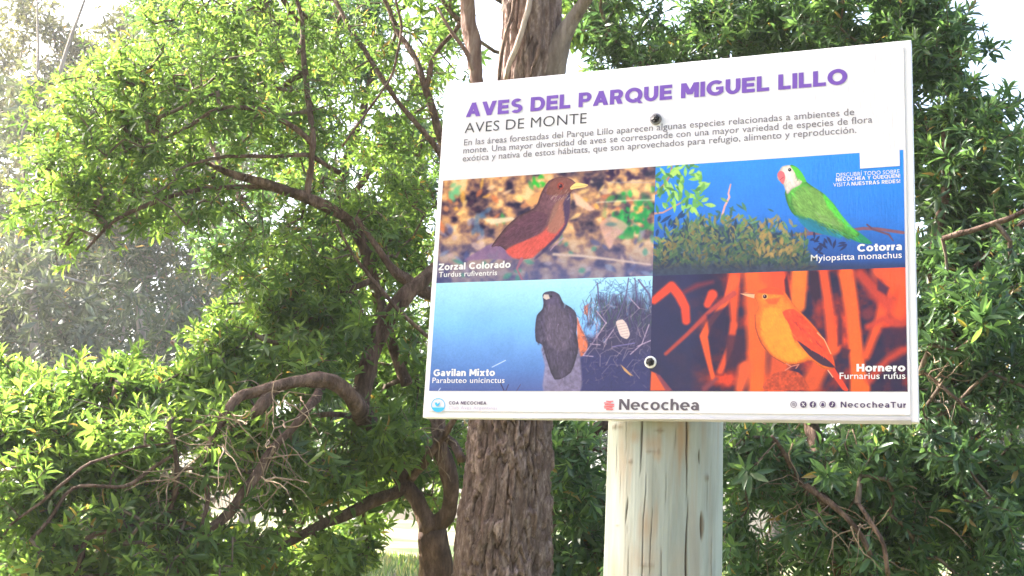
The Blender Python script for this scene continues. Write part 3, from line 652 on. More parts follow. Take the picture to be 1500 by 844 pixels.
def plate(name, pts, ink, y=-.0022, label=None):
    me = bpy.data.meshes.new(name)
    me.from_pydata([(*([on_sign(*p)[0], y, on_sign(*p)[1]]),) for p in pts], [], [tuple(range(len(pts)))])
    o = sign_child(name, me, INK[ink] if isinstance(ink, str) else ink)
    if label: o['label'] = label
    return o
# the white square that carries the blanked code
plate('white_square', [(1260, 247.8), (1318.3, 243.8), (1317.6, 214.5), (1259.2, 217.5)], vinyl('white_vinyl_square', (.69, .665, .75)), -.0022, 'blank white square on the blue photograph')

def disc_pts(cx, cy, r, a0=0, a1=360, n=28):
    return [(cx + r * math.cos(R(a0 + (a1 - a0) * i / n)), cy - r * math.sin(R(a0 + (a1 - a0) * i / n))) for i in range(n + (a1 - a0 != 360))]
def ringmesh(name, cx, cy, r0, r1, ink, y=-.0024, n=32):
    V = []; Fs = []
    for i in range(n):
        a = 2 * math.pi * i / n
        for r in (r0, r1):
            u, z = on_sign(cx + r * math.cos(a), cy + r * math.sin(a)); V.append((u, y, z))
        j = (i + 1) % n; Fs.append((2 * i, 2 * i + 1, 2 * j + 1, 2 * j))
    me = bpy.data.meshes.new(name); me.from_pydata(V, [], Fs); return sign_child(name, me, INK[ink])
def strip(name, pts, w, ink, y=-.0026):
    V = []; Fs = []
    for k in range(len(pts)):
        a = pts[max(k - 1, 0)]; b = pts[min(k + 1, len(pts) - 1)]; dx, dy = b[0] - a[0], b[1] - a[1]; L = math.hypot(dx, dy)
        for s_ in (-1, 1):
            u, z = on_sign(pts[k][0] - dy / L * w / 2 * s_, pts[k][1] + dx / L * w / 2 * s_); V.append((u, y, z))
        if k: Fs.append((2 * k - 2, 2 * k - 1, 2 * k + 1, 2 * k))
    me = bpy.data.meshes.new(name); me.from_pydata(V, [], Fs); return sign_child(name, me, INK[ink])
# round club emblem: blue ring, small bird, water below
cx, cy = 642.7, 593.9
lg = ringmesh('round_emblem', cx, cy, 9.2, 10.3, 'blue'); lg['label'] = 'round blue emblem with a bird over water'
plate('emblem_water', disc_pts(cx, cy, 9.3, 200, 340), 'blue', -.0023)
plate('emblem_wave', [(634.6, 596.8), (638, 595.6), (642, 596.6), (646, 595.6), (651, 596.8), (651.2, 597.4), (634.4, 597.4)], 'pale', -.0024)
plate('emblem_bird', [(638.3, 593.2), (637.6, 590.6), (639.4, 589.6), (641.2, 590.4), (641.6, 592.4), (645.5, 589.2), (644.8, 592.6), (642.6, 595.2), (639.6, 595.2)], 'blue', -.0024)
strip('emblem_wing', [(642.5, 589.5), (645, 587.8), (646, 588.6)], .8, 'pale')
# striped emblem before the town's name
for k, (x0, x1, y) in enumerate(((888.5, 899, 588.2), (885.2, 896, 590.6), (886.5, 900.3, 593.0), (885.2, 900.3, 595.4), (885.4, 897.5, 597.8), (888.5, 899, 600.0))):
    strip('emblem_stripe', [(x0, y), ((x0 + x1) / 2, y + .4), (x1, y - .1)], 1.5, 'red')
# five round icons of networks
def icon(cx, filled): 
    if filled: plate('round_icon', disc_pts(cx, 592.9, 4.7, n=24), 'dark', -.0023)
    else: ringmesh('round_icon', cx, 592.9, 3.9, 4.7, 'dark')
icon(1162.7, False); strip('icon_mark', [(1160.6, 590.9), (1164.8, 590.9), (1164.8, 594.9), (1160.6, 594.9), (1160.6, 590.9)], .7, 'dark'); ringmesh('icon_mark', 1162.7, 592.9, .7, 1.3, 'dark')
icon(1177, True); strip('icon_mark', [(1175, 590.4), (1179, 595.4)], 1.1, 'white'); strip('icon_mark', [(1179, 590.4), (1175, 595.4)], .7, 'white', -.0027)
icon(1190.9, True); strip('icon_mark', [(1192.6, 590.2), (1191.3, 590.6), (1191.1, 592), (1191.1, 597)], 1.2, 'white'); strip('icon_mark', [(1189.4, 592.7), (1192.8, 592.7)], .9, 'white', -.0027)
icon(1205.4, False); plate('icon_mark', [(1202.8, 594.8), (1203.8, 591.2), (1205.4, 590), (1207, 591.2), (1208, 594.8), (1205.4, 595.8)], 'dark', -.0024)
icon(1219.3, True); strip('icon_mark', [(1221.4, 591.6), (1219.9, 590.9), (1219.7, 589.9), (1219.7, 594.4), (1218.6, 595.3), (1217.6, 594.2)], 1.0, 'white')

# bolts
def bolt(px, py, ring, label):
    u, z = on_sign(px, py); rr = .0098
    b = empty('bolt', (u, 0, z - sign.location.z)); b.parent = sign; b['label'] = label
    def lathe(name, prof, mat, seg=28, hexa=False):
        V = []; n = 6 if hexa else seg
        for r, y in prof:
            for i in range(n): a = 2 * math.pi * i / n + .3; V.append((r * math.cos(a), y, r * math.sin(a)))
        fs = [tuple(q) for q in grid_faces(len(prof), n, True)]; fs.append(tuple(range((len(prof) - 1) * n, len(prof) * n)))
        me = bpy.data.meshes.new(name); me.from_pydata(V, [], fs); o = link(name, me, mat, b)
        return o
    lathe('washer', [(rr, -.0006), (rr, -.0038), (rr * .97, -.0046), (rr * .78, -.0052), (rr * .72, -.0040)], ring)
    lathe('nut', [(rr * .70, -.0038), (rr * .70, -.0062), (rr * .60, -.0070)], M_DARKMETAL, hexa=True)
    lathe('shank', [(rr * .36, -.0066), (rr * .36, -.0085), (rr * .28, -.0092)], M_DARKMETAL)
bolt(961.2, 175.4, M_STEEL, 'upper bolt with a dark nut in a steel washer')
bolt(953.5, 531.1, M_WHITERING, 'lower bolt with a dark nut in a white washer')
# ================================================================== GROUND
def terrain(x, y):
    d = np.hypot(x - CAM[0], y - CAM[1])
    t = np.clip((d - 7) / 24, 0, 1); t = t * t * (3 - 2 * t)
    u = np.clip((d - 34) / 90, 0, 1); u = u * u * (3 - 2 * u)
    fwd = np.clip((y + 6) / 12, 0, 1)
    return (1.15 * t + 3.0 * u) * fwd + .05 * (fbm(x * .35, y * .35, 3) - .5) * np.clip(d / 4, 0, 1) + .3 * (fbm(x * .06 + 9, y * .06, 5) - .5) * np.clip((d - 5) / 30, 0, 1)

g, gt, gb = new_mat('ground_mat')
tc = gt.nodes.new('ShaderNodeTexCoord')
n1 = gt.nodes.new('ShaderNodeTexNoise'); n1.inputs['Scale'].default_value = .22; n1.inputs['Detail'].default_value = 5
n2 = gt.nodes.new('ShaderNodeTexNoise'); n2.inputs['Scale'].default_value = 5; n2.inputs['Detail'].default_value = 8; n2.inputs['Roughness'].default_value = .7
r1 = gt.nodes.new('ShaderNodeValToRGB'); e = r1.color_ramp.elements
e[0].position = .42; e[0].color = (.06, .10, .025, 1); e[1].position = .60; e[1].color = (.26, .22, .13, 1)
r2 = gt.nodes.new('ShaderNodeValToRGB'); r2.color_ramp.elements[0].position = .3; r2.color_ramp.elements[0].color = (.5, .5, .5, 1); r2.color_ramp.elements[1].position = .7
mx = gt.nodes.new('ShaderNodeMix'); mx.data_type = 'RGBA'; mx.blend_type = 'MULTIPLY'; mx.inputs[0].default_value = 1
for n in (n1, n2): gt.links.new(tc.outputs['Object'], n.inputs['Vector'])
gt.links.new(n1.outputs[0], r1.inputs[0]); gt.links.new(n2.outputs[0], r2.inputs[0])
gt.links.new(r1.outputs[0], mx.inputs[6]); gt.links.new(r2.outputs[0], mx.inputs[7]); gt.links.new(mx.outputs[2], gb.inputs['Base Color'])
gb.inputs['Roughness'].default_value = .95; gb.inputs['Specular IOR Level'].default_value = .1
bp = gt.nodes.new('ShaderNodeBump'); bp.inputs['Strength'].default_value = .6; bp.inputs['Distance'].default_value = .05
gt.links.new(n2.outputs[0], bp.inputs['Height']); gt.links.new(bp.outputs[0], gb.inputs['Normal'])
M_GROUND = g
# rings round the camera, finer near it
rr = np.concatenate([[0.01], np.geomspace(.8, 900, 110)]); aa = np.linspace(0, 2 * np.pi, 180, endpoint=False)
GX = CAM[0] + rr[:, None] * np.cos(aa); GY = CAM[1] + rr[:, None] * np.sin(aa)
V = np.stack([GX, GY, terrain(GX, GY)], -1).reshape(-1, 3)
me = faces_mesh('ground', V, [grid_faces(len(rr), len(aa), True)])
gnd = link('ground', me, M_GROUND, None, True); meta(gnd, 'grassy park ground with dry pale patches rising gently behind the trees', kind='structure')

def blades(n, rmin, rmax, a0, a1, h, seed):
    rg = np.random.RandomState(seed)
    r = np.sqrt(rg.uniform(rmin ** 2, rmax ** 2, n)); a = rg.uniform(a0, a1, n)
    x = CAM[0] + r * np.cos(a); y = CAM[1] + r * np.sin(a); z = terrain(x, y)
    p = np.stack([x, y, z], -1); L = h * rg.uniform(.5, 1.3, n) * (1 + r / rmax)
    th = rg.uniform(0, 2 * np.pi, n); w = .004 + .0015 * r
    lean = np.stack([np.cos(th), np.sin(th), np.zeros(n)], -1) * (L * rg.uniform(.1, .6, n))[:, None]
    s = np.stack([-np.sin(th), np.cos(th), np.zeros(n)], -1) * w[:, None]
    tip = p + lean; tip[:, 2] += L
    V = np.stack([p - s, p + s, tip], 1).reshape(-1, 3); Fi = np.arange(3 * n).reshape(-1, 3)
    return faces_mesh('grass', V, [Fi], {'tone': np.repeat(rg.rand(n), 3)})
M_GRASS = leaf_mat('grass_mat', (.05, .10, .015), (.10, .17, .03), (.32, .30, .12), .35, .6)
me = blades(60000, 2.2, 34, R(60), R(175), .13, 5)
o = link('grass', me, M_GRASS); meta(o, 'short green and dry grass growing under and behind the trees', 'grass', kind='stuff')

# ================================================================== THE POST
PR = .0945; _r = ray(972.5, 730); post_c = CAM + _r * ((PR + .019 - CAM[1]) / _r[1])
post = empty('wooden_post', (post_c[0], PR + .019, 0))
meta(post, 'round pale wooden post with long drying cracks that carries the bird sign', 'post')
def post_tz(px, py):
    """photo pixel -> (angle, height) on the front of the post"""
    r = ray(px, py); o = CAM[:2] - np.array([post.location.x, post.location.y]); d = r[:2]
    A, B, C_ = d @ d, 2 * o @ d, o @ o - PR ** 2; q = max(0, B * B - 4 * A * C_); t = (-B - math.sqrt(q)) / (2 * A); h = o + t * d
    return math.atan2(h[1], h[0]), CAM[2] + t * r[2]
SEEN = [(943, 560, 700, .020, .0045), (945, 690, 900, .012, .0035), (1010, 560, 735, .018, .0045), (1007, 725, 960, .024, .0048), (919, 728, 768, .020, .004), (922, 560, 690, .009, .002), (1025, 658, 680, .020, .004), (1029, 748, 792, .028, .004), (1036, 690, 760, .010, .002),
        (955, 740, 860, .010, .0025), (968, 800, 900, .012, .003), (905, 640, 700, .010, .0016), (990, 620, 660, .012, .0015), (922, 800, 900, .010, .002), (1042, 780, 860, .012, .003), (978, 690, 740, .010, .0016)]
def crack_field(th, z, rg):
    """depth of the drying cracks over the post (angle, height)"""
    D = np.zeros_like(th)
    for k in range(len(SEEN) + 40):
        if k < len(SEEN):
            px, y0, y1, w, dp = SEEN[k]; t0, zt_ = post_tz(px, y0); _, zb_ = post_tz(px, y1); z0 = (zt_ + zb_) / 2; L = zt_ - zb_
        else:
            t0 = rg.uniform(-math.pi, math.pi); z0 = rg.uniform(.9, 2.3); L = rg.choice([.02, .03, .06, .12, .25]); w = rg.uniform(.006, .014); dp = rg.uniform(.0006, .0018)
            if -2.5 < t0 < -.3: L = min(L, .06)
        c = t0 + .045 * (fbm(z * 9 + k * 7, z * 0, k) - .5) * 2
        along = np.clip(1 - ((z - z0) / (L / 2)) ** 2, 0, 1)
        D = np.maximum(D, dp * np.sqrt(along) * np.clip(1 - np.abs(th - c) / (w * (.35 + .65 * along)), 0, 1))
    return D
def stain_field(th, z):
    """tan stains and knots that belong to the wood"""
    S = np.zeros_like(th); n = fbm((th + 4) * 14, z * 9, 33, 5) - .5
    for px, py, wx_, hz_, a in ((998, 645, 14, 42, 1), (985, 620, 30, 20, .5), (946, 770, 14, 40, .95), (915, 680, 18, 40, .6), (955, 650, 16, 18, .8), (930, 640, 12, 12, .7), (940, 820, 25, 30, .6), (900, 840, 20, 40, .7), (1000, 830, 26, 30, .3), (962, 665, 10, 10, .7)):
        t0, z0 = post_tz(px, py); S = np.maximum(S, a * np.clip(1.25 - np.hypot((th - t0) / (wx_ / 84 * 1.1), (z - z0) / (hz_ * .00115)) + n * 1.6, 0, 1))
    S = np.maximum(S, .35 * np.clip((fbm((th + 4) * 5, z * 3.3, 35, 4) - .52) * 6, 0, 1))
    K = np.zeros_like(th)
    for px, py, w, h in ((902, 625, 14, 3), (968, 631, 12, 2.5), (953, 662, 10, 4), (945, 828, 12, 5), (1028, 770, 5, 14), (924, 676, 6, 3), (1036, 700, 4, 5), (905, 770, 6, 3)):
        t0, z0 = post_tz(px, py); K = np.maximum(K, np.clip(1.2 - np.hypot((th - t0) / (w / 84), (z - z0) / (h * .00115)) + n * 2.2, 0, 1))
    return S, K
nth, nz = 560, 330
zz = np.concatenate([np.linspace(-.3, 1.2, 20), np.linspace(1.2, 2.30, nz)[1:]]); th = np.linspace(-np.pi, np.pi, nth, endpoint=False)
TH, ZZ = np.meshgrid(th, zz)
D = crack_field(TH, ZZ, np.random.RandomState(4))
ST, KN = stain_field(TH, ZZ)
RAD = PR + .0012 * KN + .0016 * (1.9 - ZZ) + .0022 * (fbm((TH + 4) * 2.2, ZZ * 2.5, 8) - .5) + .0007 * (fbm((TH + 4) * 40, ZZ * 3, 9) - .5) - D
V = np.stack([RAD * np.cos(TH) + .002 * np.sin(ZZ * 2), RAD * np.sin(TH), ZZ], -1).reshape(-1, 3)
Fq = grid_faces(len(zz), nth, True)
top = np.arange((len(zz) - 1) * nth, len(zz) * nth)
me = faces_mesh('post', V, [Fq, top[None, :]], {'crack': np.clip(D / .003, 0, 1).ravel(), 'stain': ST.ravel(), 'knot': KN.ravel()})
m, t, b = new_mat('pale_post_wood')
tc = t.nodes.new('ShaderNodeTexCoord'); mp = t.nodes.new('ShaderNodeMapping'); mp.inputs['Scale'].default_value = (30, 30, 3.2)
na = t.nodes.new('ShaderNodeTexNoise'); na.inputs['Scale'].default_value = 1; na.inputs['Detail'].default_value = 8; na.inputs['Roughness'].default_value = .65; na.inputs['Distortion'].default_value = .3
mp2 = t.nodes.new('ShaderNodeMapping'); mp2.inputs['Scale'].default_value = (11, 11, 3.4); mp2.inputs['Location'].default_value = (3.1, 1.2, 5.5)
nb = t.nodes.new('ShaderNodeTexNoise'); nb.inputs['Scale'].default_value = 1; nb.inputs['Detail'].default_value = 5; nb.inputs['Distortion'].default_value = .8
ra_ = t.nodes.new('ShaderNodeValToRGB'); e = ra_.color_ramp.elements
e[0].position = .28; e[0].color = (.21, .225, .205, 1); e[1].position = .75; e[1].color = (.39, .43, .415, 1); x = e.new(.5); x.color = (.31, .335, .315, 1)
rb_ = t.nodes.new('ShaderNodeValToRGB'); rb_.color_ramp.elements[0].position = .49; rb_.color_ramp.elements[1].position = .62; rb_.color_ramp.elements[0].color = (0, 0, 0, 1); rb_.color_ramp.elements[1].color = (.75, .75, .75, 1)
mixs = t.nodes.new('ShaderNodeMix'); mixs.data_type = 'RGBA'; mixs.inputs[7].default_value = (.30, .20, .125, 1)
ac = t.nodes.new('ShaderNodeAttribute'); ac.attribute_name = 'crack'
mixc = t.nodes.new('ShaderNodeMix'); mixc.data_type = 'RGBA'; mixc.inputs[7].default_value = (.07, .05, .035, 1)
for mp_, n_ in ((mp, na), (mp2, nb)): t.links.new(tc.outputs['Object'], mp_.inputs[0]); t.links.new(mp_.outputs[0], n_.inputs['Vector'])
t.links.new(na.outputs[0], ra_.inputs[0]); t.links.new(nb.outputs[0], rb_.inputs[0]); as_ = t.nodes.new('ShaderNodeAttribute'); as_.attribute_name = 'stain'; ms_ = t.nodes.new('ShaderNodeMath'); ms_.operation = 'MULTIPLY'; ms_.inputs[1].default_value = .8; t.links.new(as_.outputs['Fac'], ms_.inputs[0]); t.links.new(ms_.outputs[0], mixs.inputs[0]); t.links.new(ra_.outputs[0], mixs.inputs[6])
ak = t.nodes.new('ShaderNodeAttribute'); ak.attribute_name = 'knot'; mk_ = t.nodes.new('ShaderNodeMath'); mk_.operation = 'MULTIPLY'; mk_.inputs[1].default_value = .7; t.links.new(ak.outputs['Fac'], mk_.inputs[0])
mixk = t.nodes.new('ShaderNodeMix'); mixk.data_type = 'RGBA'; mixk.inputs[7].default_value = (.14, .10, .065, 1); t.links.new(mk_.outputs[0], mixk.inputs[0]); t.links.new(mixs.outputs[2], mixk.inputs[6]); t.links.new(mixk.outputs[2], mixc.inputs[6]); t.links.new(ac.outputs['Fac'], mixc.inputs[0]); t.links.new(mixc.outputs[2], b.inputs['Base Color'])
b.inputs['Roughness'].default_value = .6; b.inputs['Specular IOR Level'].default_value = .3
bp = t.nodes.new('ShaderNodeBump'); bp.inputs['Strength'].default_value = .35; bp.inputs['Distance'].default_value = .003
t.links.new(na.outputs[0], bp.inputs['Height']); t.links.new(bp.outputs[0], b.inputs['Normal'])
o = link('post', me, m, post, True)
del post['label']; post['label'] = 'round pale wooden post with long drying cracks that carries the bird sign'
o.name = 'shaft'

# ================================================================== LIMBS AND TWIGS
def cr_spline(P, step):
    P = np.asarray(P, float); out = []
    Q = np.vstack([2 * P[0] - P[1], P, 2 * P[-1] - P[-2]])
    for i in range(1, len(Q) - 2):
        a, b, c, d = Q[i - 1:i + 3]; n = max(2, int(np.linalg.norm((c - b)[:3]) / step))
        for t in np.arange(n) / n:
            out.append(.5 * (2 * b + (c - a) * t + (2 * a - 5 * b + 4 * c - d) * t * t + (3 * b - a - 3 * c + d) * t ** 3))
    out.append(P[-1]); return np.array(out)

def tube(P, rad, sides=10, rough=.12, seed=0, cap=True):
    """rough round limb along the points; returns V, F (quads), caps"""
    P = np.asarray(P); n = len(P); T = np.gradient(P, axis=0); T /= np.linalg.norm(T, axis=1)[:, None] + 1e-9
    ref = np.array([0.31, 0.22, .92]); ref = ref if abs(T[0] @ ref) < .9 else np.array([1., 0, 0])
    N = np.zeros_like(P); v = np.cross(T[0], ref); v /= np.linalg.norm(v)
    for i in range(n):
        v = v - (v @ T[i]) * T[i]; v /= np.linalg.norm(v) + 1e-9; N[i] = v
    B = np.cross(T, N); a = np.linspace(0, 2 * np.pi, sides, endpoint=False)
    s = np.concatenate([[0], np.cumsum(np.linalg.norm(np.diff(P, axis=0), axis=1))])
    A, S = np.meshgrid(a, s)
    k = np.asarray(rad)[:, None] * (1 + rough * 2 * (fbm(np.cos(A) * 1.7 + 5, np.sin(A) * 1.7 + S / (np.mean(rad) * 5), seed, 3) - .5) + rough * 1.2 * (fbm(A * 3, S / (np.mean(rad) * 1.5), seed + 5, 3) - .5))
    V = P[:, None, :] + k[..., None] * (np.cos(A)[..., None] * N[:, None, :] + np.sin(A)[..., None] * B[:, None, :])
    V = V.reshape(-1, 3); Fq = grid_faces(n, sides, True)
    return V, Fq, [np.arange(sides)[None, ::-1], np.arange((n - 1) * sides, n * sides)[None, :]]

def limb_path(pts, step=.03, wig=.012, seed=0):
    """pts: (px, py, d, r_px) rows -> world points and radii (m)"""
    A = []
    for px, py, d, r in pts: A.append([*at(px, py, d), r * d / F])
    S = cr_spline(A, step); rg = np.random.RandomState(seed)
    k = np.arange(len(S)); w = np.stack([fbm(k * .13 + 9 * j, k * 0 + seed, seed + j, 3) - .5 for j in range(3)], -1) * wig * 2
    S[:, :3] += w; return S[:, :3], np.maximum(S[:, 3], .0012)

def grow(base, tips, rg, step=.07):
    """join every shoot tip to the nearest wood already there; returns nodes, parent ids, tip ids"""
    M = len(base) + len(tips) * 14 + 10
    N = np.zeros((M, 3), np.float32); par = -np.ones(M, int); n = len(base); N[:n] = base
    d0 = np.array([np.min(np.sum((base - t) ** 2, 1)) for t in tips]); order = np.argsort(d0); tipid = np.zeros(len(tips), int)
    for k in order:
        t = tips[k]; D = N[:n] - t; d2 = np.einsum('ij,ij->i', D, D); j = int(np.argmin(d2)); L = math.sqrt(d2[j])
        m = min(12, max(1, int(L / step))); a = N[j].copy(); cur = j
        bend = rg.normal(0, .10, 3) * L; bend[2] -= .05 * L
        for q in range(1, m + 1):
            s = q / m; p = a + (t - a) * s + bend * math.sin(math.pi * s) + (rg.normal(0, .006, 3) if q < m else 0)
            N[n] = p; par[n] = cur; cur = n; n += 1
        tipid[k] = cur
    return N[:n], par[:n], tipid

def wb(x, y, z, r, n, nc, ry=None, rd=None):
    px, py, d = to_px(np.array([x, y, z])); k = F / d
    return (float(px), float(py), float(d), r * k, (ry or r) * k, rd or r, n, nc)

def dead_twigs(root, spots, seed, mat, n=22, L=.28, name='dead_twigs'):
    """tangles of thin bare twigs: (px, py, d, spread_px)"""
    rg = np.random.RandomState(seed); VV, FF, o = [], [], 0
    for px, py, d, sp in spots:
        for k in range(n):
            p = at(px + rg.normal(0, sp), py + rg.normal(0, sp * .8), d + rg.normal(0, .08)); v = rg.normal(0, 1, 3) * np.array([1, .7, .6]) + np.array([0, 0, -.45]); v /= np.linalg.norm(v)
            P = [p]
            for j in range(7):
                v = v + rg.normal(0, .30, 3) + np.array([0, 0, -.06]); v /= np.linalg.norm(v); P.append(P[-1] + v * L / 7 * rg.uniform(.6, 1.3))
            V, Fq, caps = tube(np.array(P), np.linspace(rg.uniform(.0016, .0042), .0008, 8), 4, .1, k)
            VV.append(V); FF.append(Fq + o); o += len(V)
    q = child(name, faces_mesh(name, np.concatenate(VV), [np.concatenate(FF)]), mat, root); q['kind'] = 'stuff'; return q

def twig_mesh(name, N, par, nb, tipid, r0=.0015, cap=.014, power=.42):
    n = len(N); cnt = np.zeros(n); cnt[tipid] = 1
    for i in range(n - 1, nb - 1, -1):
        if par[i] >= 0: cnt[par[i]] += cnt[i]
    rad = np.minimum(cap, r0 * np.maximum(cnt, 1) ** power)
    i = np.arange(nb, n); p = par[i]; A = N[p].astype(float); B = N[i].astype(float); ra = np.minimum(rad[p], rad[i] * 1.25); ra = np.where(p < nb, rad[i] * 1.3, ra); rb = rad[i]
    T = B - A; L = np.linalg.norm(T, axis=1) + 1e-9; T /= L[:, None]
    A = A - T * (ra * .5)[:, None]
    ref = np.where(np.abs(T[:, 2:3]) < .9, np.array([[0, 0, 1.]]), np.array([[1., 0, 0]])); U = np.cross(T, ref); U /= np.linalg.norm(U, axis=1)[:, None]; W = np.cross(T, U)
    k = 4; V = []
    for c, r in ((A, ra), (B, rb)):
        for q in range(k):
            a = 2 * np.pi * q / k + .4; V.append(c + r[:, None] * (np.cos(a) * U + np.sin(a) * W))
    V = np.stack(V, 1).reshape(-1, 3); b = np.arange(len(i))[:, None] * 8
    Fq = np.concatenate([b + np.array([[q, (q + 1) % k, k + (q + 1) % k, k + q]]) for q in range(k)])
    return faces_mesh(name, V, [Fq])

# ================================================================== LEAVES
def leaf_frames(tips, dirs, rg, nl=13, L0=.068, spread=.10, hshrink=False):
    """phyllotaxis: positions, directions, normals, lengths, tones of the leaves of every shoot"""
    m = len(tips); k = np.arange(nl)[None, :]; ax = dirs / (np.linalg.norm(dirs, axis=1)[:, None] + 1e-9)
    ref = np.where(np.abs(ax[:, 2:3]) < .9, np.array([[0, 0, 1.]]), np.array([[1., 0, 0]])); U = np.cross(ax, ref); U /= np.linalg.norm(U, axis=1)[:, None]; W = np.cross(ax, U)
    ph = k * 2.39996 + rg.uniform(0, 6.28, (m, 1)) + rg.normal(0, .25, (m, nl))
    f = (k + rg.uniform(-.3, .3, (m, nl))) / nl                      # 0 = top of the shoot
    open_ = np.clip(.30 + 1.25 * f + rg.normal(0, .16, (m, nl)), .1, 1.9)
    rad = np.cos(ph)[..., None] * U[:, None] + np.sin(ph)[..., None] * W[:, None]
    t = np.cos(open_)[..., None] * ax[:, None] + np.sin(open_)[..., None] * rad
    t[..., 2] -= .12 + .25 * f; t /= np.linalg.norm(t, axis=-1)[..., None]
    n = ax[:, None] * np.sin(open_)[..., None] - rad * np.cos(open_)[..., None] + rg.normal(0, .22, (m, nl, 3))
    n -= np.sum(n * t, -1)[..., None] * t; n /= np.linalg.norm(n, axis=-1)[..., None]
    p = tips[:, None] - ax[:, None] * (spread * np.maximum(f, 0) ** 1.2)[..., None] + rad * .002
    sz = rg.uniform(.62, 1.22, (m, 1))
    hs = np.clip(1 - .36 * (tips[:, 2:3] - 2.0) / 1.0, .66, 1) if hshrink else 1.0
    L = L0 * sz * hs * np.interp(np.clip(f, 0, 1), [0, .25, .6, 1], [.55, .95, 1.1, .95]) * rg.uniform(.85, 1.12, (m, nl))
    base = rg.uniform(0, .5, (m, 1))
    tone = np.clip(base + .55 * np.exp(-np.maximum(f, 0) * 5) + rg.normal(0, .09, (m, nl)), .05, 1)
    tone[rg.rand(m, nl) < .015] = 0
    keep = rg.rand(m, nl) > .08
    r = lambda a: a[keep]
    return r(p), r(t), r(n), r(L), r(tone), np.repeat(np.arange(m)[:, None], nl, 1)[keep]

ROWS = [(0, 0, 0), (.30, .80, .10), (.30, 0, 0), (.30, -.80, .10), (.68, .84, .02), (.68, 0, -.07), (.68, -.84, .02), (1, 0, -.20)]
LF3 = [(0, 2, 1), (0, 3, 2), (4, 5, 7), (5, 6, 7)]; LF4 = [(1, 2, 5, 4), (2, 3, 6, 5)]
def leaf_template(width=.125, curl=1.0):
    return np.array([(s, w * width * (1 if s < .5 else .92), h * curl * .7 if w else h * curl * .9) for s, w, h in ROWS])

def leaves_mesh(name, p, t, n, L, tone, rg, width=.125, simple_=False):
    b = np.cross(n, t); m = len(p)
    if simple_:
        T = np.array([(0, 0, 0), (.45, width, .05), (1, 0, -.08), (.45, -width, .05)])
    else: T = leaf_template(width)
    curl = rg.uniform(.3, 1.7, m)
    V = p[:, None] + L[:, None, None] * (T[None, :, 0, None] * t[:, None] + T[None, :, 1, None] * b[:, None] + (T[None, :, 2] * curl[:, None])[..., None] * n[:, None])
    k = len(T); o = np.arange(m)[:, None] * k
    if simple_: Fs = [np.concatenate([o + np.array([[0, 2, 1]]), o + np.array([[0, 3, 2]])])]
    else: Fs = [np.concatenate([o + np.array([f]) for f in LF3]), np.concatenate([o + np.array([f]) for f in LF4])]
    return faces_mesh(name, V.reshape(-1, 3), Fs, {'tone': np.repeat(tone, k)})

def one_leaf(name, width, curl):
    T = leaf_template(width, curl)
    me = bpy.data.meshes.new(name); me.from_pydata([tuple(v) for v in T], [], [tuple(f) for f in LF3 + LF4]); return me

def blob_points(blobs, rg):
    """blobs: (px, py, d, rx_px, ry_px, rd_m, shoots, clumps) -> shoot positions, in clumps inside each ellipsoid"""
    out = []
    for px, py, d, rx, ry, rd, n, nc in blobs:
        c = at(px, py, d); ex, ey, ez = CM[:, 0] * rx * d / F, CM[:, 1] * ry * d / F, -CM[:, 2] * rd
        q = rg.normal(size=(nc, 3)); q /= np.linalg.norm(q, axis=1)[:, None]; q *= rg.rand(nc, 1) ** .42
        w = rg.rand(nc) ** 1.2 + .15; w /= w.sum(); idx = rg.choice(nc, n, p=w)
        sg = .9 * (abs(rx * d / F) * abs(ry * d / F) * rd / nc) ** (1 / 3)
        P = c + q[idx][:, :1] * ex + q[idx][:, 1:2] * ey + q[idx][:, 2:3] * ez + rg.normal(0, sg * .55, (n, 3))
        out.append(P)
    return np.concatenate(out)

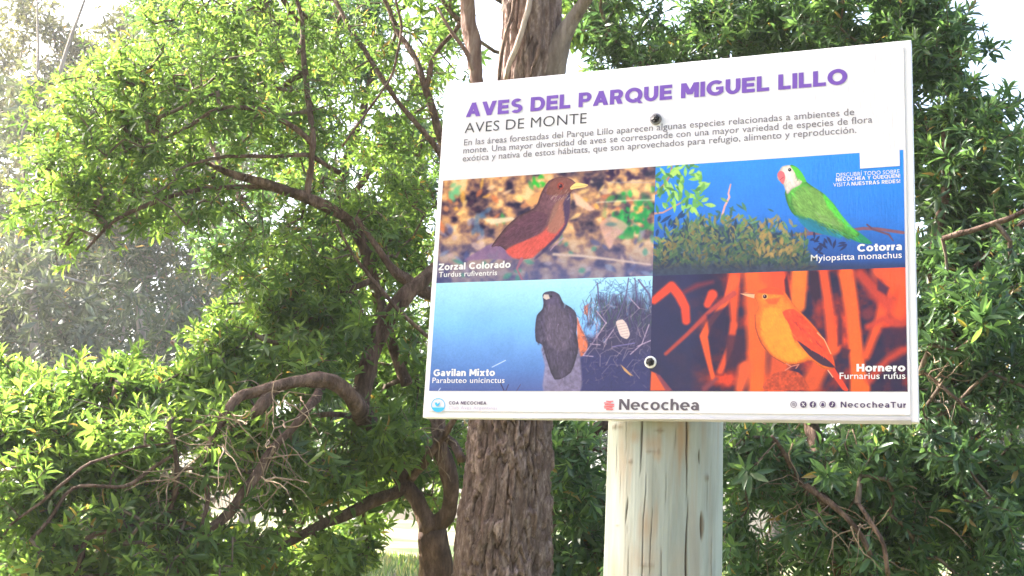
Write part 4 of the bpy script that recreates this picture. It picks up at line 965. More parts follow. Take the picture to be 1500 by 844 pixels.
NEAR_LEAVES = 300
def leafy_tree(name, label, loc_px, limbs, blobs, seed, mats, nl=13, L0=.068, twig_mat=None, bark=None, single=True, up=.35, clear=(), width=.155, ground_z=None, group=None, hshrink=False, spread=.10, toward=None):
    rg = np.random.RandomState(seed)
    b0 = at(*loc_px); root = empty(name, (b0[0], b0[1], float(terrain(b0[0], b0[1])))); meta(root, label, 'tree', group)
    base = []
    for k, (nm, pts) in enumerate(limbs):
        P, r = limb_path(pts, .028, .016, seed * 7 + k)
        V, Fq, caps = tube(P, r, 16 if max(r) > .018 else 8, .34, seed + k)
        me = faces_mesh(nm, V, [Fq] + caps); child(nm, me, bark, root, True); base.append(P[r < .2])
    base = np.concatenate(base)
    tips = blob_points(blobs, rg)
    tips = tips[tips[:, 2] > terrain(tips[:, 0], tips[:, 1]) + .12]
    if clear:                                                        # old bare wood carries no shoots of its own
        bare = np.concatenate([limb_path(limbs[i][1], .05, .0)[0] for i in clear]); u = rg.rand(len(tips)); keep_ = np.ones(len(tips), bool)
        bx, by, bd = to_px(bare); tx, ty, td_ = to_px(tips)
        for i in range(len(tips)):
            k = (np.hypot(bx - tx[i], by - ty[i]) < 24) & (td_[i] < bd + .06)
            if k.any() and u[i] < .9: keep_[i] = False
        tips = tips[keep_]
    N, par, tipid = grow(base, tips, rg)
    child('twigs', twig_mesh('twigs', N, par, len(base), tipid), twig_mat or bark, root)['kind'] = 'stuff'
    td = N[tipid] - N[np.maximum(par[tipid], 0)]; td /= np.linalg.norm(td, axis=1)[:, None] + 1e-9
    out = tips - tips.mean(0); out /= np.linalg.norm(out, axis=1)[:, None] + 1e-9
    dirs = td * .55 + out * .25 + np.array([0, 0, up]) + rg.normal(0, .22, td.shape)
    if toward is not None: dirs = dirs + np.array(toward)
    p, t, n, L, tone, sid = leaf_frames(N[tipid].astype(float), dirs, rg, nl, L0, spread, hshrink)
    if single:                                                       # the nearest whorls: every leaf an object of its own
        X, Y, D = to_px(N[tipid]); vis = (X > 10) & (X < 1490) & (Y > 10) & (Y < 834) & ~((X > 640) & (X < 1330) & (Y > 100) & (Y < 610)) & ~((X > 880) & (X < 1065) & (Y > 600))
        order = np.argsort(np.where(vis, D, 99)); cnt = 0; pick = []
        for s_ in order:
            c_ = int((sid == s_).sum())
            if cnt + c_ > NEAR_LEAVES: break
            pick.append(s_); cnt += c_
        near = np.isin(sid, pick)
        protos = [one_leaf('leaf', width * f_, c_) for f_, c_ in ((1, .6), (1.1, 1.2), (.9, 1.6), (1.0, .2))]
        for q in protos: q.materials.append(mats[1])
        off = np.array(root.location)
        for i in np.where(near)[0]:
            o = bpy.data.objects.new('leaf', protos[rg.randint(4)]); COL.objects.link(o); o.parent = root
            b_ = np.cross(n[i], t[i]); l = L[i]
            o.matrix_local = Matrix([[t[i][j] * l, b_[j] * l, n[i][j] * l, p[i][j] - off[j]] for j in range(3)] + [[0, 0, 0, 1]])
        k = ~near; p, t, n, L, tone = p[k], t[k], n[k], L[k], tone[k]
    me = leaves_mesh('foliage', p, t, n, L, tone, rg, width)
    child('foliage', me, mats[0], root)['kind'] = 'stuff'
    return root
M_BRANCH = bark_mat('brown_branch', (.045, .026, .020), (.12, .074, .055), (.28, .18, .135), 26, 3, 1.0)
M_TWIG = bark_mat('twig_bark', (.05, .035, .028), (.12, .085, .062), (.26, .20, .15), 30, 2, .3)
GD, GM, GY_ = (.048, .092, .034), (.125, .195, .055), (.25, .34, .075)
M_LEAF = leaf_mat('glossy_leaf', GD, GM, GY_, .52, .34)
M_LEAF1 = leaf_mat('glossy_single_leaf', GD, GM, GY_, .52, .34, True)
M_LEAFR = leaf_mat('shade_leaf', (.032, .066, .036), (.088, .155, .066), (.21, .32, .10), .38, .32, tcol=(1.1, 1.15, .6))  # darker, bluer copy of the glossy leaf; shade is put into its colour
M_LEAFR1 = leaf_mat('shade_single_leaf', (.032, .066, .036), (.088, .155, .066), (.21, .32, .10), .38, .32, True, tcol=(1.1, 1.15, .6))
M_DEAD = bark_mat('dead_twig', (.14, .10, .07), (.30, .21, .145), (.46, .35, .25), 30, 2, .3)
# ================================================================== THE TREES
# --- spreading tree left of the big trunk: forked stem, arching limbs
dS = 5.0
limbsS = [
 ('trunk', [(640, 990, 5.0, 34), (636, 900, 5.0, 28), (634, 840, 5.0, 24), (632, 800, 5.0, 22), (630, 775, 5.0, 21)]),
 ('limb', [(630, 778, 5.0, 16), (618, 752, 5.0, 13), (604, 722, 5.0, 12), (590, 695, 5.02, 12), (566, 655, 5.05, 13), (540, 622, 5.1, 13), (528, 592, 5.1, 13), (538, 548, 5.15, 13), (553, 500, 5.2, 13), (572, 465, 5.2, 12), (596, 435, 5.2, 12), (640, 395, 5.3, 10), (690, 330, 5.5, 9), (760, 230, 5.8, 7)]),
 ('limb', [(632, 775, 5.0, 14), (655, 758, 4.98, 12), (662, 725, 4.96, 11), (658, 690, 4.95, 12), (646, 640, 4.95, 11), (648, 590, 5.0, 10), (670, 520, 5.1, 9), (700, 430, 5.3, 8)]),
 ('limb', [(598, 705, 5.0, 9), (575, 722, 4.95, 9), (545, 733, 4.9, 9), (505, 752, 4.85, 8), (463, 769, 4.8, 7), (420, 798, 4.7, 6), (386, 818, 4.65, 5)]),
 ('limb', [(596, 704, 5.0, 7), (622, 672, 4.9, 6), (648, 643, 4.85, 5), (668, 615, 4.8, 4), (690, 590, 4.75, 3)]),
 ('limb', [(536, 622, 5.05, 12), (524, 600, 4.95, 12), (506, 577, 4.85, 11), (480, 560, 4.8, 10), (450, 560, 4.75, 8), (420, 566, 4.7, 7), (382, 574, 4.65, 7), (350, 584, 4.6, 7), (326, 618, 4.55, 6), (308, 648, 4.5, 5), (300, 690, 4.5, 4), (306, 730, 4.45, 3), (296, 770, 4.4, 2)]),
 ('limb', [(404, 570, 4.7, 8), (394, 584, 4.66, 9), (378, 602, 4.62, 8), (356, 614, 4.6, 5), (336, 628, 4.55, 4)]),
 ('limb', [(472, 566, 4.78, 6), (455, 594, 4.72, 6), (422, 630, 4.66, 5), (396, 662, 4.6, 6), (377, 696, 4.55, 7), (353, 728, 4.5, 7), (324, 765, 4.45, 6), (290, 800, 4.4, 5), (250, 850, 4.35, 4)]),
 ('limb', [(520, 612, 5.05, 5), (480, 610, 4.95, 4), (434, 620, 4.9, 4), (400, 640, 4.85, 3)]),
 ('limb', [(640, 438, 5.3, 10), (612, 425, 5.25, 9), (592, 409, 5.2, 8), (569, 391, 5.2, 6), (548, 360, 5.2, 4), (519, 320, 5.2, 3)]),
 ('limb', [(592, 560, 5.3, 8), (560, 470, 5.4, 8), (545, 400, 5.4, 8), (530, 345, 5.4, 9), (505, 316, 5.35, 8), (480, 304, 5.3, 8), (450, 289, 5.3, 8), (416, 279, 5.25, 7), (363, 261, 5.2, 6), (333, 250, 5.2, 5), (310, 238, 5.2, 3)]),
 ('limb', [(451, 291, 5.3, 5), (453, 255, 5.3, 4.5), (456, 205, 5.3, 4.5), (450, 150, 5.4, 4), (447, 110, 5.5, 4), (437, 20, 5.6, 3), (430, -70, 5.7, 2.5)]),
 ('limb', [(455, 212, 5.3, 4), (436, 192, 5.28, 4), (413, 177, 5.25, 4), (387, 163, 5.2, 3.5), (363, 160, 5.15, 3.5), (317, 162, 5.1, 3), (277, 187, 5.05, 2.5), (233, 213, 5.0, 2)]),
 ('limb', [(500, 250, 5.4, 3.5), (453, 230, 5.3, 3.5), (400, 231, 5.2, 3), (333, 229, 5.1, 2.5), (280, 240, 5.0, 2)]),
 ('limb', [(416, 279, 5.25, 4), (350, 272, 5.2, 3.5), (282, 281, 5.1, 3.5), (199, 306, 5.0, 3), (149, 337, 4.95, 2.5), (123, 366, 4.9, 2)]),
 ('limb', [(660, 420, 5.9, 6), (655, 300, 5.9, 6), (643, 200, 5.9, 6), (630, 150, 5.9, 5.5), (618, 118, 5.9, 4.5), (600, 73, 6.0, 4), (577, 33, 6.1, 3.5), (548, -30, 6.2, 3)]),
 ('limb', [(622, 124, 5.9, 4), (640, 82, 5.95, 3.5), (673, 40, 6.0, 3), (700, -20, 6.1, 2.5)]),
 ('limb', [(668, 300, 5.7, 5), (640, 215, 5.7, 4.5), (597, 172, 5.7, 4), (563, 117, 5.7, 4), (523, 57, 5.8, 3.5), (493, 7, 5.9, 3), (470, -50, 6.0, 2.5)]),
 ('limb', [(500, 215, 4.9, 1.6), (516, 192, 4.9, 1.8), (548, 148, 4.95, 2), (572, 112, 5.0, 2), (583, 80, 5.0, 2), (590, 40, 5.0, 2), (582, 0, 5.0, 2), (570, -60, 5, 2)]),
 ('limb', [(679, 671, 4.75, 7), (664, 650, 4.85, 6), (640, 625, 4.95, 5), (628, 600, 5.0, 4)]),
 ('limb', [(437, 30, 5.6, 4), (330, -150, 5.0, 4), (100, -300, 4.0, 4), (-170, -330, 3.45, 3)]),  # added out-of-view bough that carries the clump shading the post
 ('limb', [(545, 410, 5.3, 5), (500, 430, 5.2, 4), (450, 470, 5.1, 4), (420, 500, 5.0, 4), (385, 498, 4.9, 3)]),
 ('limb', [(490, 330, 5.1, 2), (520, 380, 5.1, 2.5), (570, 440, 5.1, 3), (630, 500, 5.1, 3)]),
]
for i_ in (5, 6, 7):                       # the old arching bough hangs out in front of the leaves
    limbsS[i_] = (limbsS[i_][0], [(x_, y_, d_ - (.28 if k_ else 0), r_ * 1.08) for k_, (x_, y_, d_, r_) in enumerate(limbsS[i_][1])])
blobsS = [
 (300, 120, 5.3, 190, 120, .5, 380, 60), (150, 200, 5.2, 120, 95, .45, 190, 36), (250, 300, 5.1, 190, 80, .45, 130, 28), (90, 290, 5.0, 70, 75, .35, 80, 16),
 (450, 80, 5.8, 150, 110, .6, 130, 36), (570, 60, 6.2, 150, 100, .7, 105, 34), (600, 230, 6.0, 70, 120, .5, 80, 24), (480, 220, 5.8, 130, 70, .5, 75, 26),
 (520, 330, 5.6, 120, 80, .5, 170, 34), (430, 400, 5.3, 110, 80, .45, 200, 32), (600, 330, 5.5, 60, 110, .45, 120, 20), (560, 480, 5.6, 90, 90, .5, 160, 26),
 (390, 490, 5.2, 120, 50, .45, 190, 28), (470, 500, 5.0, 120, 60, .4, 130, 22), (560, 650, 4.9, 80, 55, .35, 120, 18), (440, 690, 4.8, 120, 70, .45, 190, 30),
 (500, 800, 4.9, 60, 50, .35, 80, 14), (340, 570, 4.9, 100, 50, .45, 130, 22), (400, 830, 4.7, 120, 50, .4, 130, 18), (150, 110, 5.8, 100, 70, .45, 70, 20),
 (360, 20, 5.6, 130, 60, .5, 110, 24),
 (620, -160, 5.6, 400, 110, 1.2, 260, 40), wb(-2.4, .2, 3.5, .55, 760, 60, .5, .5),  # last clump is unseen, added to keep the sun off the post
 (625, 660, 5.6, 75, 90, .35, 150, 18), (590, 590, 5.5, 60, 60, .35, 90, 12), (545, 720, 5.4, 70, 50, .3, 70, 10),
]
blobsS = [(*q[:6], int(q[6] * (1.75 if q[1] < 360 and q[0] > -100 else 1.35)), q[7]) for q in blobsS]
spread = leafy_tree('spreading_tree', 'spreading green tree with forked stem and arching limbs, left of the thick trunk', (640, 990, 5.0), limbsS, blobsS, 21, (M_LEAF, M_LEAF1), twig_mat=M_TWIG, bark=M_BRANCH, nl=13, L0=.068, hshrink=True, clear=(2, 3, 4, 5, 6, 7, 9, 10, 11, 15, 17))

# --- bright bush in the lower left
limbsB = [
 ('trunk', [(150, 1060, 4.3, 20), (160, 960, 4.3, 17), (170, 880, 4.3, 14), (176, 820, 4.3, 10)]),
 ('limb', [(170, 880, 4.3, 9), (110, 800, 4.2, 7), (60, 720, 4.15, 5), (20, 660, 4.1, 3)]),
 ('limb', [(172, 870, 4.3, 8), (230, 780, 4.25, 6), (260, 700, 4.2, 4), (250, 620, 4.2, 3)]),
 ('limb', [(172, 850, 4.35, 7), (150, 740, 4.4, 5), (150, 640, 4.45, 4), (170, 560, 4.5, 3)]),
 ('limb', [(20, 770, 3.9, 2), (60, 740, 3.92, 2.4), (100, 702, 3.95, 2.4), (135, 678, 4.0, 2.2), (200, 660, 4.05, 2), (250, 648, 4.1, 1.6)]),
 ('limb', [(45, 796, 3.9, 3), (70, 765, 3.95, 3), (110, 720, 4.0, 2.5), (180, 715, 4.05, 3), (215, 690, 4.1, 3), (250, 665, 4.1, 2.4)]),
 ('limb', [(110, 842, 3.95, 4), (130, 790, 4.0, 4), (170, 775, 4.05, 3), (220, 760, 4.1, 2)]),
]
blobsB = [
 (60, 610, 4.5, 100, 50, .35, 190, 26), (200, 560, 4.7, 120, 45, .35, 200, 28), (110, 690, 4.2, 130, 60, .35, 230, 30), (260, 640, 4.4, 110, 60, .35, 190, 26),
 (70, 800, 4.1, 110, 60, .35, 170, 22), (220, 770, 4.2, 130, 60, .35, 190, 24), (330, 820, 4.2, 90, 50, .3, 110, 14), (20, 570, 4.9, 60, 45, .35, 80, 10), (160, 900, 4.2, 220, 50, .5, 140, 16),
]
leafy_tree('leafy_bush', 'bright yellow-green sunlit bush filling the lower left corner', (150, 1060, 4.3), limbsB, blobsB, 33, (M_LEAF, M_LEAF1), twig_mat=M_TWIG, bark=M_BRANCH, nl=14, L0=.062, up=.5, clear=(4, 5, 6))['category'] = 'bush'

# --- finer leaved tree standing behind the spreading one
limbsQ = [('trunk', [(420, 900, 9.0, 15), (430, 760, 9.0, 13), (450, 600, 9.0, 11), (470, 450, 9.0, 9), (490, 300, 9.1, 7), (540, 130, 9.2, 5), (549, 60, 9.2, 4), (550, -40, 9.2, 3)]),
          ('limb', [(468, 460, 9.0, 6), (400, 360, 9.0, 5), (330, 250, 9.1, 4), (280, 130, 9.2, 3), (250, 20, 9.2, 2)]), ('limb', [(486, 320, 9.1, 5), (560, 230, 9.0, 4), (610, 120, 9.0, 3), (640, 20, 9, 2)]),
          ('limb', [(440, 640, 9.0, 6), (330, 560, 9.0, 4), (250, 500, 9.0, 3)]), ('limb', [(330, 250, 9.1, 3), (230, 200, 9.1, 2.5), (180, 100, 9.2, 2)])]
blobsQ = [(520, 60, 9.2, 120, 90, .9, 360, 40), (380, 60, 9.2, 120, 90, .9, 330, 40), (250, 50, 9.2, 90, 80, .8, 200, 26), (600, 220, 9.0, 80, 100, .7, 240, 26), (450, 230, 9.0, 120, 80, .8, 260, 30), (520, 380, 9.0, 130, 90, .8, 380, 36),
          (370, 380, 9.0, 90, 60, .7, 170, 20), (400, 520, 9.0, 130, 70, .7, 260, 26), (580, 560, 9.0, 90, 80, .7, 240, 22), (470, 660, 9.0, 100, 60, .6, 190, 20)]
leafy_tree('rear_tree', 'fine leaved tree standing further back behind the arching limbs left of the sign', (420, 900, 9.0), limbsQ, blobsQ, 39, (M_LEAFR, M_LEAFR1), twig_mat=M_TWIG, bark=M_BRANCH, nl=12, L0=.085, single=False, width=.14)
# --- shady dense tree on the right
limbsR = [
 ('trunk', [(1250, 1030, 4.9, 32), (1244, 920, 4.9, 26), (1240, 840, 4.9, 20), (1236, 770, 4.9, 16)]),
 ('limb', [(1236, 775, 4.9, 11), (1208, 735, 4.7, 8), (1176, 712, 4.6, 6), (1162, 690, 4.5, 4), (1149, 666, 4.45, 3), (1130, 640, 4.4, 2)]),
 ('limb', [(1272, 815, 4.3, 4), (1262, 790, 4.3, 4), (1242, 762, 4.3, 4), (1206, 733, 4.35, 5), (1180, 716, 4.4, 5)]),
 ('limb', [(1300, 844, 4.2, 3.5), (1290, 800, 4.2, 3.5), (1272, 765, 4.25, 3.5), (1255, 740, 4.3, 3)]),
 ('limb', [(1238, 780, 4.9, 12), (1300, 640, 5.0, 10), (1350, 480, 5.1, 8), (1380, 300, 5.2, 7), (1390, 160, 5.3, 5), (1395, 40, 5.4, 4)]),
 ('limb', [(1236, 780, 4.95, 12), (1180, 600, 5.3, 10), (1120, 400, 5.7, 9), (1080, 200, 6.1, 8), (1060, 60, 6.3, 6), (1050, -80, 6.5, 5)]),
 ('limb', [(1355, 470, 5.1, 6), (1420, 400, 5.0, 5), (1500, 330, 4.9, 4), (1560, 280, 4.9, 3)]),
 ('limb', [(1380, 350, 4.75, 4), (1430, 336, 4.7, 4), (1480, 318, 4.65, 4), (1530, 290, 4.6, 4)]),
 ('limb', [(1340, 540, 4.5, 2.5), (1370, 556, 4.45, 2.5), (1392, 575, 4.4, 2.5), (1420, 600, 4.4, 2)]),
 ('limb', [(1100, 300, 5.8, 7), (1000, 150, 6.2, 6), (900, 50, 6.5, 5), (840, -40, 6.8, 4)]),
 ('limb', [(1330, 560, 5.0, 8), (1410, 640, 4.9, 6), (1480, 700, 4.85, 5), (1540, 720, 4.8, 4)]),
 ('limb', [(1070, 150, 6.2, 5), (1180, 60, 6.3, 4), (1260, -20, 6.4, 3)]),
]
blobsR = [
 (930, 50, 6.4, 110, 70, .5, 190, 34), (1060, 40, 6.3, 120, 70, .6, 260, 36), (1190, 30, 6.0, 130, 70, .6, 320, 40), (1310, 60, 5.7, 100, 90, .6, 320, 40), (1375, 50, 5.6, 55, 90, .45, 150, 22),
 (1390, 220, 5.4, 70, 100, .5, 280, 36), (1455, 260, 5.2, 70, 90, .45, 190, 24), (1400, 390, 5.2, 100, 90, .5, 290, 36), (1490, 420, 5.0, 60, 90, .45, 170, 20),
 (1420, 540, 4.7, 110, 90, .45, 290, 34), (1380, 450, 4.5, 70, 50, .3, 110, 12), (1200, 700, 4.9, 140, 80, .45, 260, 34), (1130, 680, 4.6, 80, 80, .4, 120, 18), (1320, 690, 4.7, 110, 90, .5, 280, 34), (1440, 720, 4.8, 90, 90, .5, 220, 28),
 (1200, 810, 4.8, 150, 60, .5, 160, 26), (1370, 830, 4.7, 150, 60, .5, 200, 26), (1140, 540, 5.5, 160, 120, .7, 130, 20), (1080, 790, 4.6, 40, 50, .3, 26, 8),
 (1150, -150, 5.8, 380, 100, 1.2, 420, 40), (1560, 560, 4.9, 60, 260, .7, 200, 18),
]
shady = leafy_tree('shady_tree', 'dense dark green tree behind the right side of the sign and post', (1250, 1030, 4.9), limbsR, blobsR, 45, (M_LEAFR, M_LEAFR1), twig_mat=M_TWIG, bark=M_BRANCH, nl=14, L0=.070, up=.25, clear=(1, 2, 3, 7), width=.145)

dead_twigs(spread, [(318, 650, 4.2, 10), (330, 690, 4.2, 12), (400, 650, 4.3, 14), (385, 700, 4.2, 12), (330, 620, 4.2, 14), (415, 600, 4.3, 16), (640, 640, 4.9, 12), (500, 640, 4.9, 18), (250, 690, 4.15, 14)], 91, M_DEAD, 12, .2)
dead_twigs(shady, [(1150, 690, 4.5, 22), (1200, 740, 4.5, 22), (1260, 780, 4.4, 20), (1280, 660, 4.6, 26), (1130, 640, 4.8, 20), (1380, 560, 4.5, 14), (1350, 740, 4.6, 24), (1120, 780, 4.6, 22)], 92, M_DEAD, 12, .2)
# --- sapling-like tree seen between trunk and post
limbsM = [
 ('trunk', [(790, 960, 5.4, 20), (796, 860, 5.4, 15), (800, 800, 5.4, 13), (806, 768, 5.4, 13), (816, 715, 5.35, 13), (834, 668, 5.3, 12), (858, 638, 5.3, 11), (886, 620, 5.3, 9), (930, 600, 5.3, 7), (1000, 560, 5.4, 5)]),
 ('limb', [(836, 655, 5.2, 5), (856, 657, 5.15, 4), (880, 661, 5.1, 4), (910, 660, 5.05, 3)]),
 ('limb', [(862, 880, 5.2, 12), (868, 850, 5.2, 10), (874, 822, 5.2, 9), (884, 796, 5.2, 8), (900, 770, 5.2, 6)]),
 ('limb', [(846, 668, 5.0, 1.5), (860, 690, 5.0, 1.6), (850, 700, 5.0, 1.4), (848, 730, 5, 1.2)]),
 ('limb', [(820, 720, 5.1, 1.6), (835, 760, 5.05, 2), (850, 810, 5.0, 2)]),
]
blobsM = [(840, 650, 5.2, 50, 50, .4, 90, 12), (850, 740, 5.0, 45, 60, .35, 90, 10), (900, 800, 5.1, 80, 60, .4, 80, 10), (1000, 700, 5.3, 90, 120, .4, 90, 10), (820, 815, 5.1, 30, 40, .3, 36, 5)]
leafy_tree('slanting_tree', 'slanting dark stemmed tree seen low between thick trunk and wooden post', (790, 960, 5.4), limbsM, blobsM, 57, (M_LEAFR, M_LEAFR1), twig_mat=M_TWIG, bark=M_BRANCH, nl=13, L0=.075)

# --- the thick trunk with furrowed bark
def voro(X, Y, seed):
    rg = np.random.RandomState(seed); JX = rg.rand(128, 128); JY = rg.rand(128, 128); H = rg.rand(128, 128)
    xi = np.floor(X).astype(int); yi = np.floor(Y).astype(int); f1 = np.full(X.shape, 9.); f2 = np.full(X.shape, 9.); hh = np.zeros(X.shape)
    for dx in (-1, 0, 1):
        for dy in (-1, 0, 1):
            cx_, cy_ = xi + dx, yi + dy; jx = JX[cx_ % 128, cy_ % 128]; jy = JY[cx_ % 128, cy_ % 128]
            d = np.hypot(cx_ + jx - X, cy_ + jy - Y); n1_ = d < f1
            f2 = np.where(n1_, f1, np.minimum(f2, d)); hh = np.where(n1_, H[cx_ % 128, cy_ % 128], hh); f1 = np.minimum(f1, d)
    return f1, f2, hh
axis = [(740, 1080, 4.5, 86), (737, 960, 4.5, 76), (736, 844, 4.5, 68), (741, 760, 4.5, 64.5), (745, 690, 4.5, 59.5), (748, 615, 4.5, 56.5), (756, 500, 4.5, 53), (766, 350, 4.5, 50), (773, 220, 4.5, 47), (778, 110, 4.5, 47), (780, 60, 4.5, 45), (779, 0, 4.5, 43), (772, -150, 4.55, 42), (760, -400, 4.6, 38), (765, -800, 4.7, 30), (790, -1300, 4.8, 22)]
A_ = np.array([[*at(x, y, d), r * d / F] for x, y, d, r in axis]); S_ = cr_spline(A_, .0062)
Pc, Rc = S_[:, :3], S_[:, 3]; keep = Pc[:, 2] < 3.95
P_lo, R_lo = Pc[keep], Rc[keep]; ns = 300
s_ = np.concatenate([[0], np.cumsum(np.linalg.norm(np.diff(P_lo, axis=0), axis=1))]); th = np.linspace(0, 2 * np.pi, ns, endpoint=False)
TH, SS = np.meshgrid(th, s_); RR = R_lo[:, None]
zt = P_lo[:, 2][:, None] + 0 * TH; hi = np.clip((zt - 2.3) / .25, 0, 1)     # upper bark is finer
# the bark pattern wraps: 2*pi*r / plate width, whole number of plates
nw = 38
wx = TH / (2 * np.pi) * nw; q = .9 * (fbm(np.cos(TH) * 3 + 7, np.sin(TH) * 3 + SS * 5, 3) - .5)
wxn = (wx + q * 1.4)
def vw(wx_, sy, seed): # periodic in angle
    a = voro(wx_, sy, seed); b = voro(wx_ - nw, sy, seed); w = np.clip((TH - 5.9) / .38, 0, 1)
    return [a_ * (1 - w) + b_ * w for a_, b_ in zip(a, b)]
q2 = fbm(wx * .9, SS * 16, 77, 4) - .5; q3 = fbm(wx * .5 + 40, SS * 5, 78, 4) - .5
def ridged(ax_, sy, seed): return 1 - np.abs(2 * fbm(ax_, sy, seed, 3) - 1) * 2.6
def pr(fn, k, sy, seed):            # made periodic round the trunk
    a = fn(wxn * k, sy, seed); b = fn((wxn - nw) * k + 500, sy, seed); w = np.clip((TH - 5.7) / .58, 0, 1); return a * (1 - w) + b * w
rd1 = pr(ridged, .66, SS * 4.6 + q3 * 1.2, 51); rd2 = pr(ridged, 1.25, SS * 9 + q3 * 2 + 40, 52)
fis = np.clip(1 - (rd1 - .55) / .45, 0, 1) ; fis = np.clip(fis * 1.5, 0, 1) ** .45
fis2 = np.clip((1 - np.clip((rd2 - .5) / .5, 0, 1)) * 1.4, 0, 1) ** .5
f1, f2, hh = vw(wxn * 1.0 + q2 * 1.1, SS * 12 + q3 * 3 + q2 * 1.2, 31); e1 = np.clip((f2 - f1) / .16, 0, 1) ** .6
flake = hh + .5 * (f1 - .4)
bark_h = .021 * fis + .008 * fis2 + .019 * e1 * flake + .0035 * (fbm(wx * 2.6, SS * 40, 8) - .5)
e2 = fis2; e1 = np.minimum(fis, .35 + .65 * e1)
fine = .006 * (fbm(wx * 1.6 + q * 2, SS * 7, 9, 5) - .5) + .012 * (fbm(np.cos(TH) * 2 + 3, np.sin(TH) * 2 + SS * 1.3, 12, 3) - .5)
disp = bark_h * (1 - hi * .55) + fine * (.4 + 1.8 * hi) - .030 * (1 - .5 * hi)
T_ = np.gradient(P_lo, axis=0); T_ /= np.linalg.norm(T_, axis=1)[:, None]
U_ = np.cross(T_, np.array([0, 1., 0])); U_ /= np.linalg.norm(U_, axis=1)[:, None]; W_ = np.cross(T_, U_)
RT = RR * (1 + .05 * (fbm(np.cos(TH) * 1.2 + 3, np.sin(TH) * 1.2 + SS * .9, 40, 2) - .5)) + disp
V = P_lo[:, None] + RT[..., None] * (np.cos(TH)[..., None] * U_[:, None] + np.sin(TH)[..., None] * W_[:, None])
big = empty('thick_trunk_tree', (P_lo[0][0], P_lo[0][1], float(terrain(P_lo[0][0], P_lo[0][1]))))
meta(big, 'tall tree with thick reddish brown furrowed trunk passing behind the sign', 'tree')
m, t, b = new_mat('furrowed_bark')
ar = t.nodes.new('ShaderNodeAttribute'); ar.attribute_name = 'plate'
tc = t.nodes.new('ShaderNodeTexCoord'); mp = t.nodes.new('ShaderNodeMapping'); mp.inputs['Scale'].default_value = (48, 48, 17)
nn = t.nodes.new('ShaderNodeTexNoise'); nn.inputs['Scale'].default_value = 1; nn.inputs['Detail'].default_value = 8; nn.inputs['Roughness'].default_value = .7
t.links.new(tc.outputs['Object'], mp.inputs[0]); t.links.new(mp.outputs[0], nn.inputs['Vector'])
rA = t.nodes.new('ShaderNodeValToRGB'); e = rA.color_ramp.elements; e[0].position = .3; e[0].color = (.09, .050, .040, 1); e[1].position = .68; e[1].color = (.44, .32, .285, 1); x = e.new(.5); x.color = (.20, .132, .112, 1)
t.links.new(nn.outputs[0], rA.inputs[0])
mxx = t.nodes.new('ShaderNodeMix'); mxx.data_type = 'RGBA'; mxx.inputs[6].default_value = (.026, .014, .011, 1)  # fissure colour: dark inner bark, with the shade of the recess painted in
t.links.new(ar.outputs['Fac'], mxx.inputs[0]); t.links.new(rA.outputs[0], mxx.inputs[7]); t.links.new(mxx.outputs[2], b.inputs['Base Color'])
b.inputs['Roughness'].default_value = .85; b.inputs['Specular IOR Level'].default_value = .2
bp = t.nodes.new('ShaderNodeBump'); bp.inputs['Strength'].default_value = .7; bp.inputs['Distance'].default_value = .008
t.links.new(nn.outputs[0], bp.inputs['Height']); t.links.new(bp.outputs[0], b.inputs['Normal'])
plate_a = np.clip(e1 * 1.7 - .25, 0, 1) * (.35 + .65 * np.clip(e2 * 1.5, 0, 1)) * (.5 + .5 * hh) * (1 - hi) + hi * np.clip(-.15 + 1.1 * fbm(wx * 1.6, SS * 9, 19) + .5 * fis, 0, 1)
me = faces_mesh('trunk', V.reshape(-1, 3), [grid_faces(len(P_lo), ns, True)], {'plate': plate_a.ravel()})
child('trunk', me, m, big, True)
M_UP = bark_mat('upper_bark', (.07, .05, .042), (.18, .135, .115), (.32, .25, .22), 30, 6, .6)
hi_k = ~keep; hi_k[np.where(hi_k)[0][0] - 3:] = True
Vt, Fq, caps = tube(Pc[hi_k][::10], Rc[hi_k][::10], 24, .06, 3); child('upper_trunk', faces_mesh('upper_trunk', Vt, [Fq] + caps), M_UP, big, True)
def bl(name, pts, mat, seed, sides=12, rough=.2, label=None):
    P, r = limb_path(pts, .02, .006, seed); Vt, Fq, caps = tube(P, r, sides, rough, seed)
    o = child(name, faces_mesh(name, Vt, [Fq] + caps), mat, big, True)
    if label: o['label'] = label
# side limb at upper right, peeling strip and dark vine on the trunk
bl('limb', [(796, 175, 4.45, 20), (806, 130, 4.43, 21), (815, 85, 4.42, 19), (824, 52, 4.41, 15), (838, 30, 4.4, 11), (854, 8, 4.38, 9), (880, -30, 4.35, 8), (930, -110, 4.3, 7), (1010, -240, 4.3, 5)], M_UP, 5)
bl('bark_strip', [(778, -20, 4.375, 4), (773, 12, 4.37, 4.5), (766, 40, 4.37, 4), (757, 68, 4.375, 4.5), (747, 92, 4.385, 4), (741, 116, 4.39, 3)], bark_mat('pale_strip', (.24, .17, .14), (.42, .32, .27), (.55, .44, .38), 40, 5, .4), 6, 8, .2, 'pale strip of loose bark hanging down the trunk')
bl('vine', [(757, -30, 4.38, 3), (750, 20, 4.38, 3), (741, 50, 4.375, 3), (735, 80, 4.375, 3), (732, 115, 4.375, 3), (730, 150, 4.38, 3)], M_BRANCH, 7, 8, .2, 'dark thin vine on the left side of the trunk')
bl('vine', [(792, 62, 4.36, 2), (787, 84, 4.355, 3), (781, 100, 4.36, 2.5), (776, 122, 4.37, 3)], M_BRANCH, 8, 8, .2, 'short dark stub below the strip')
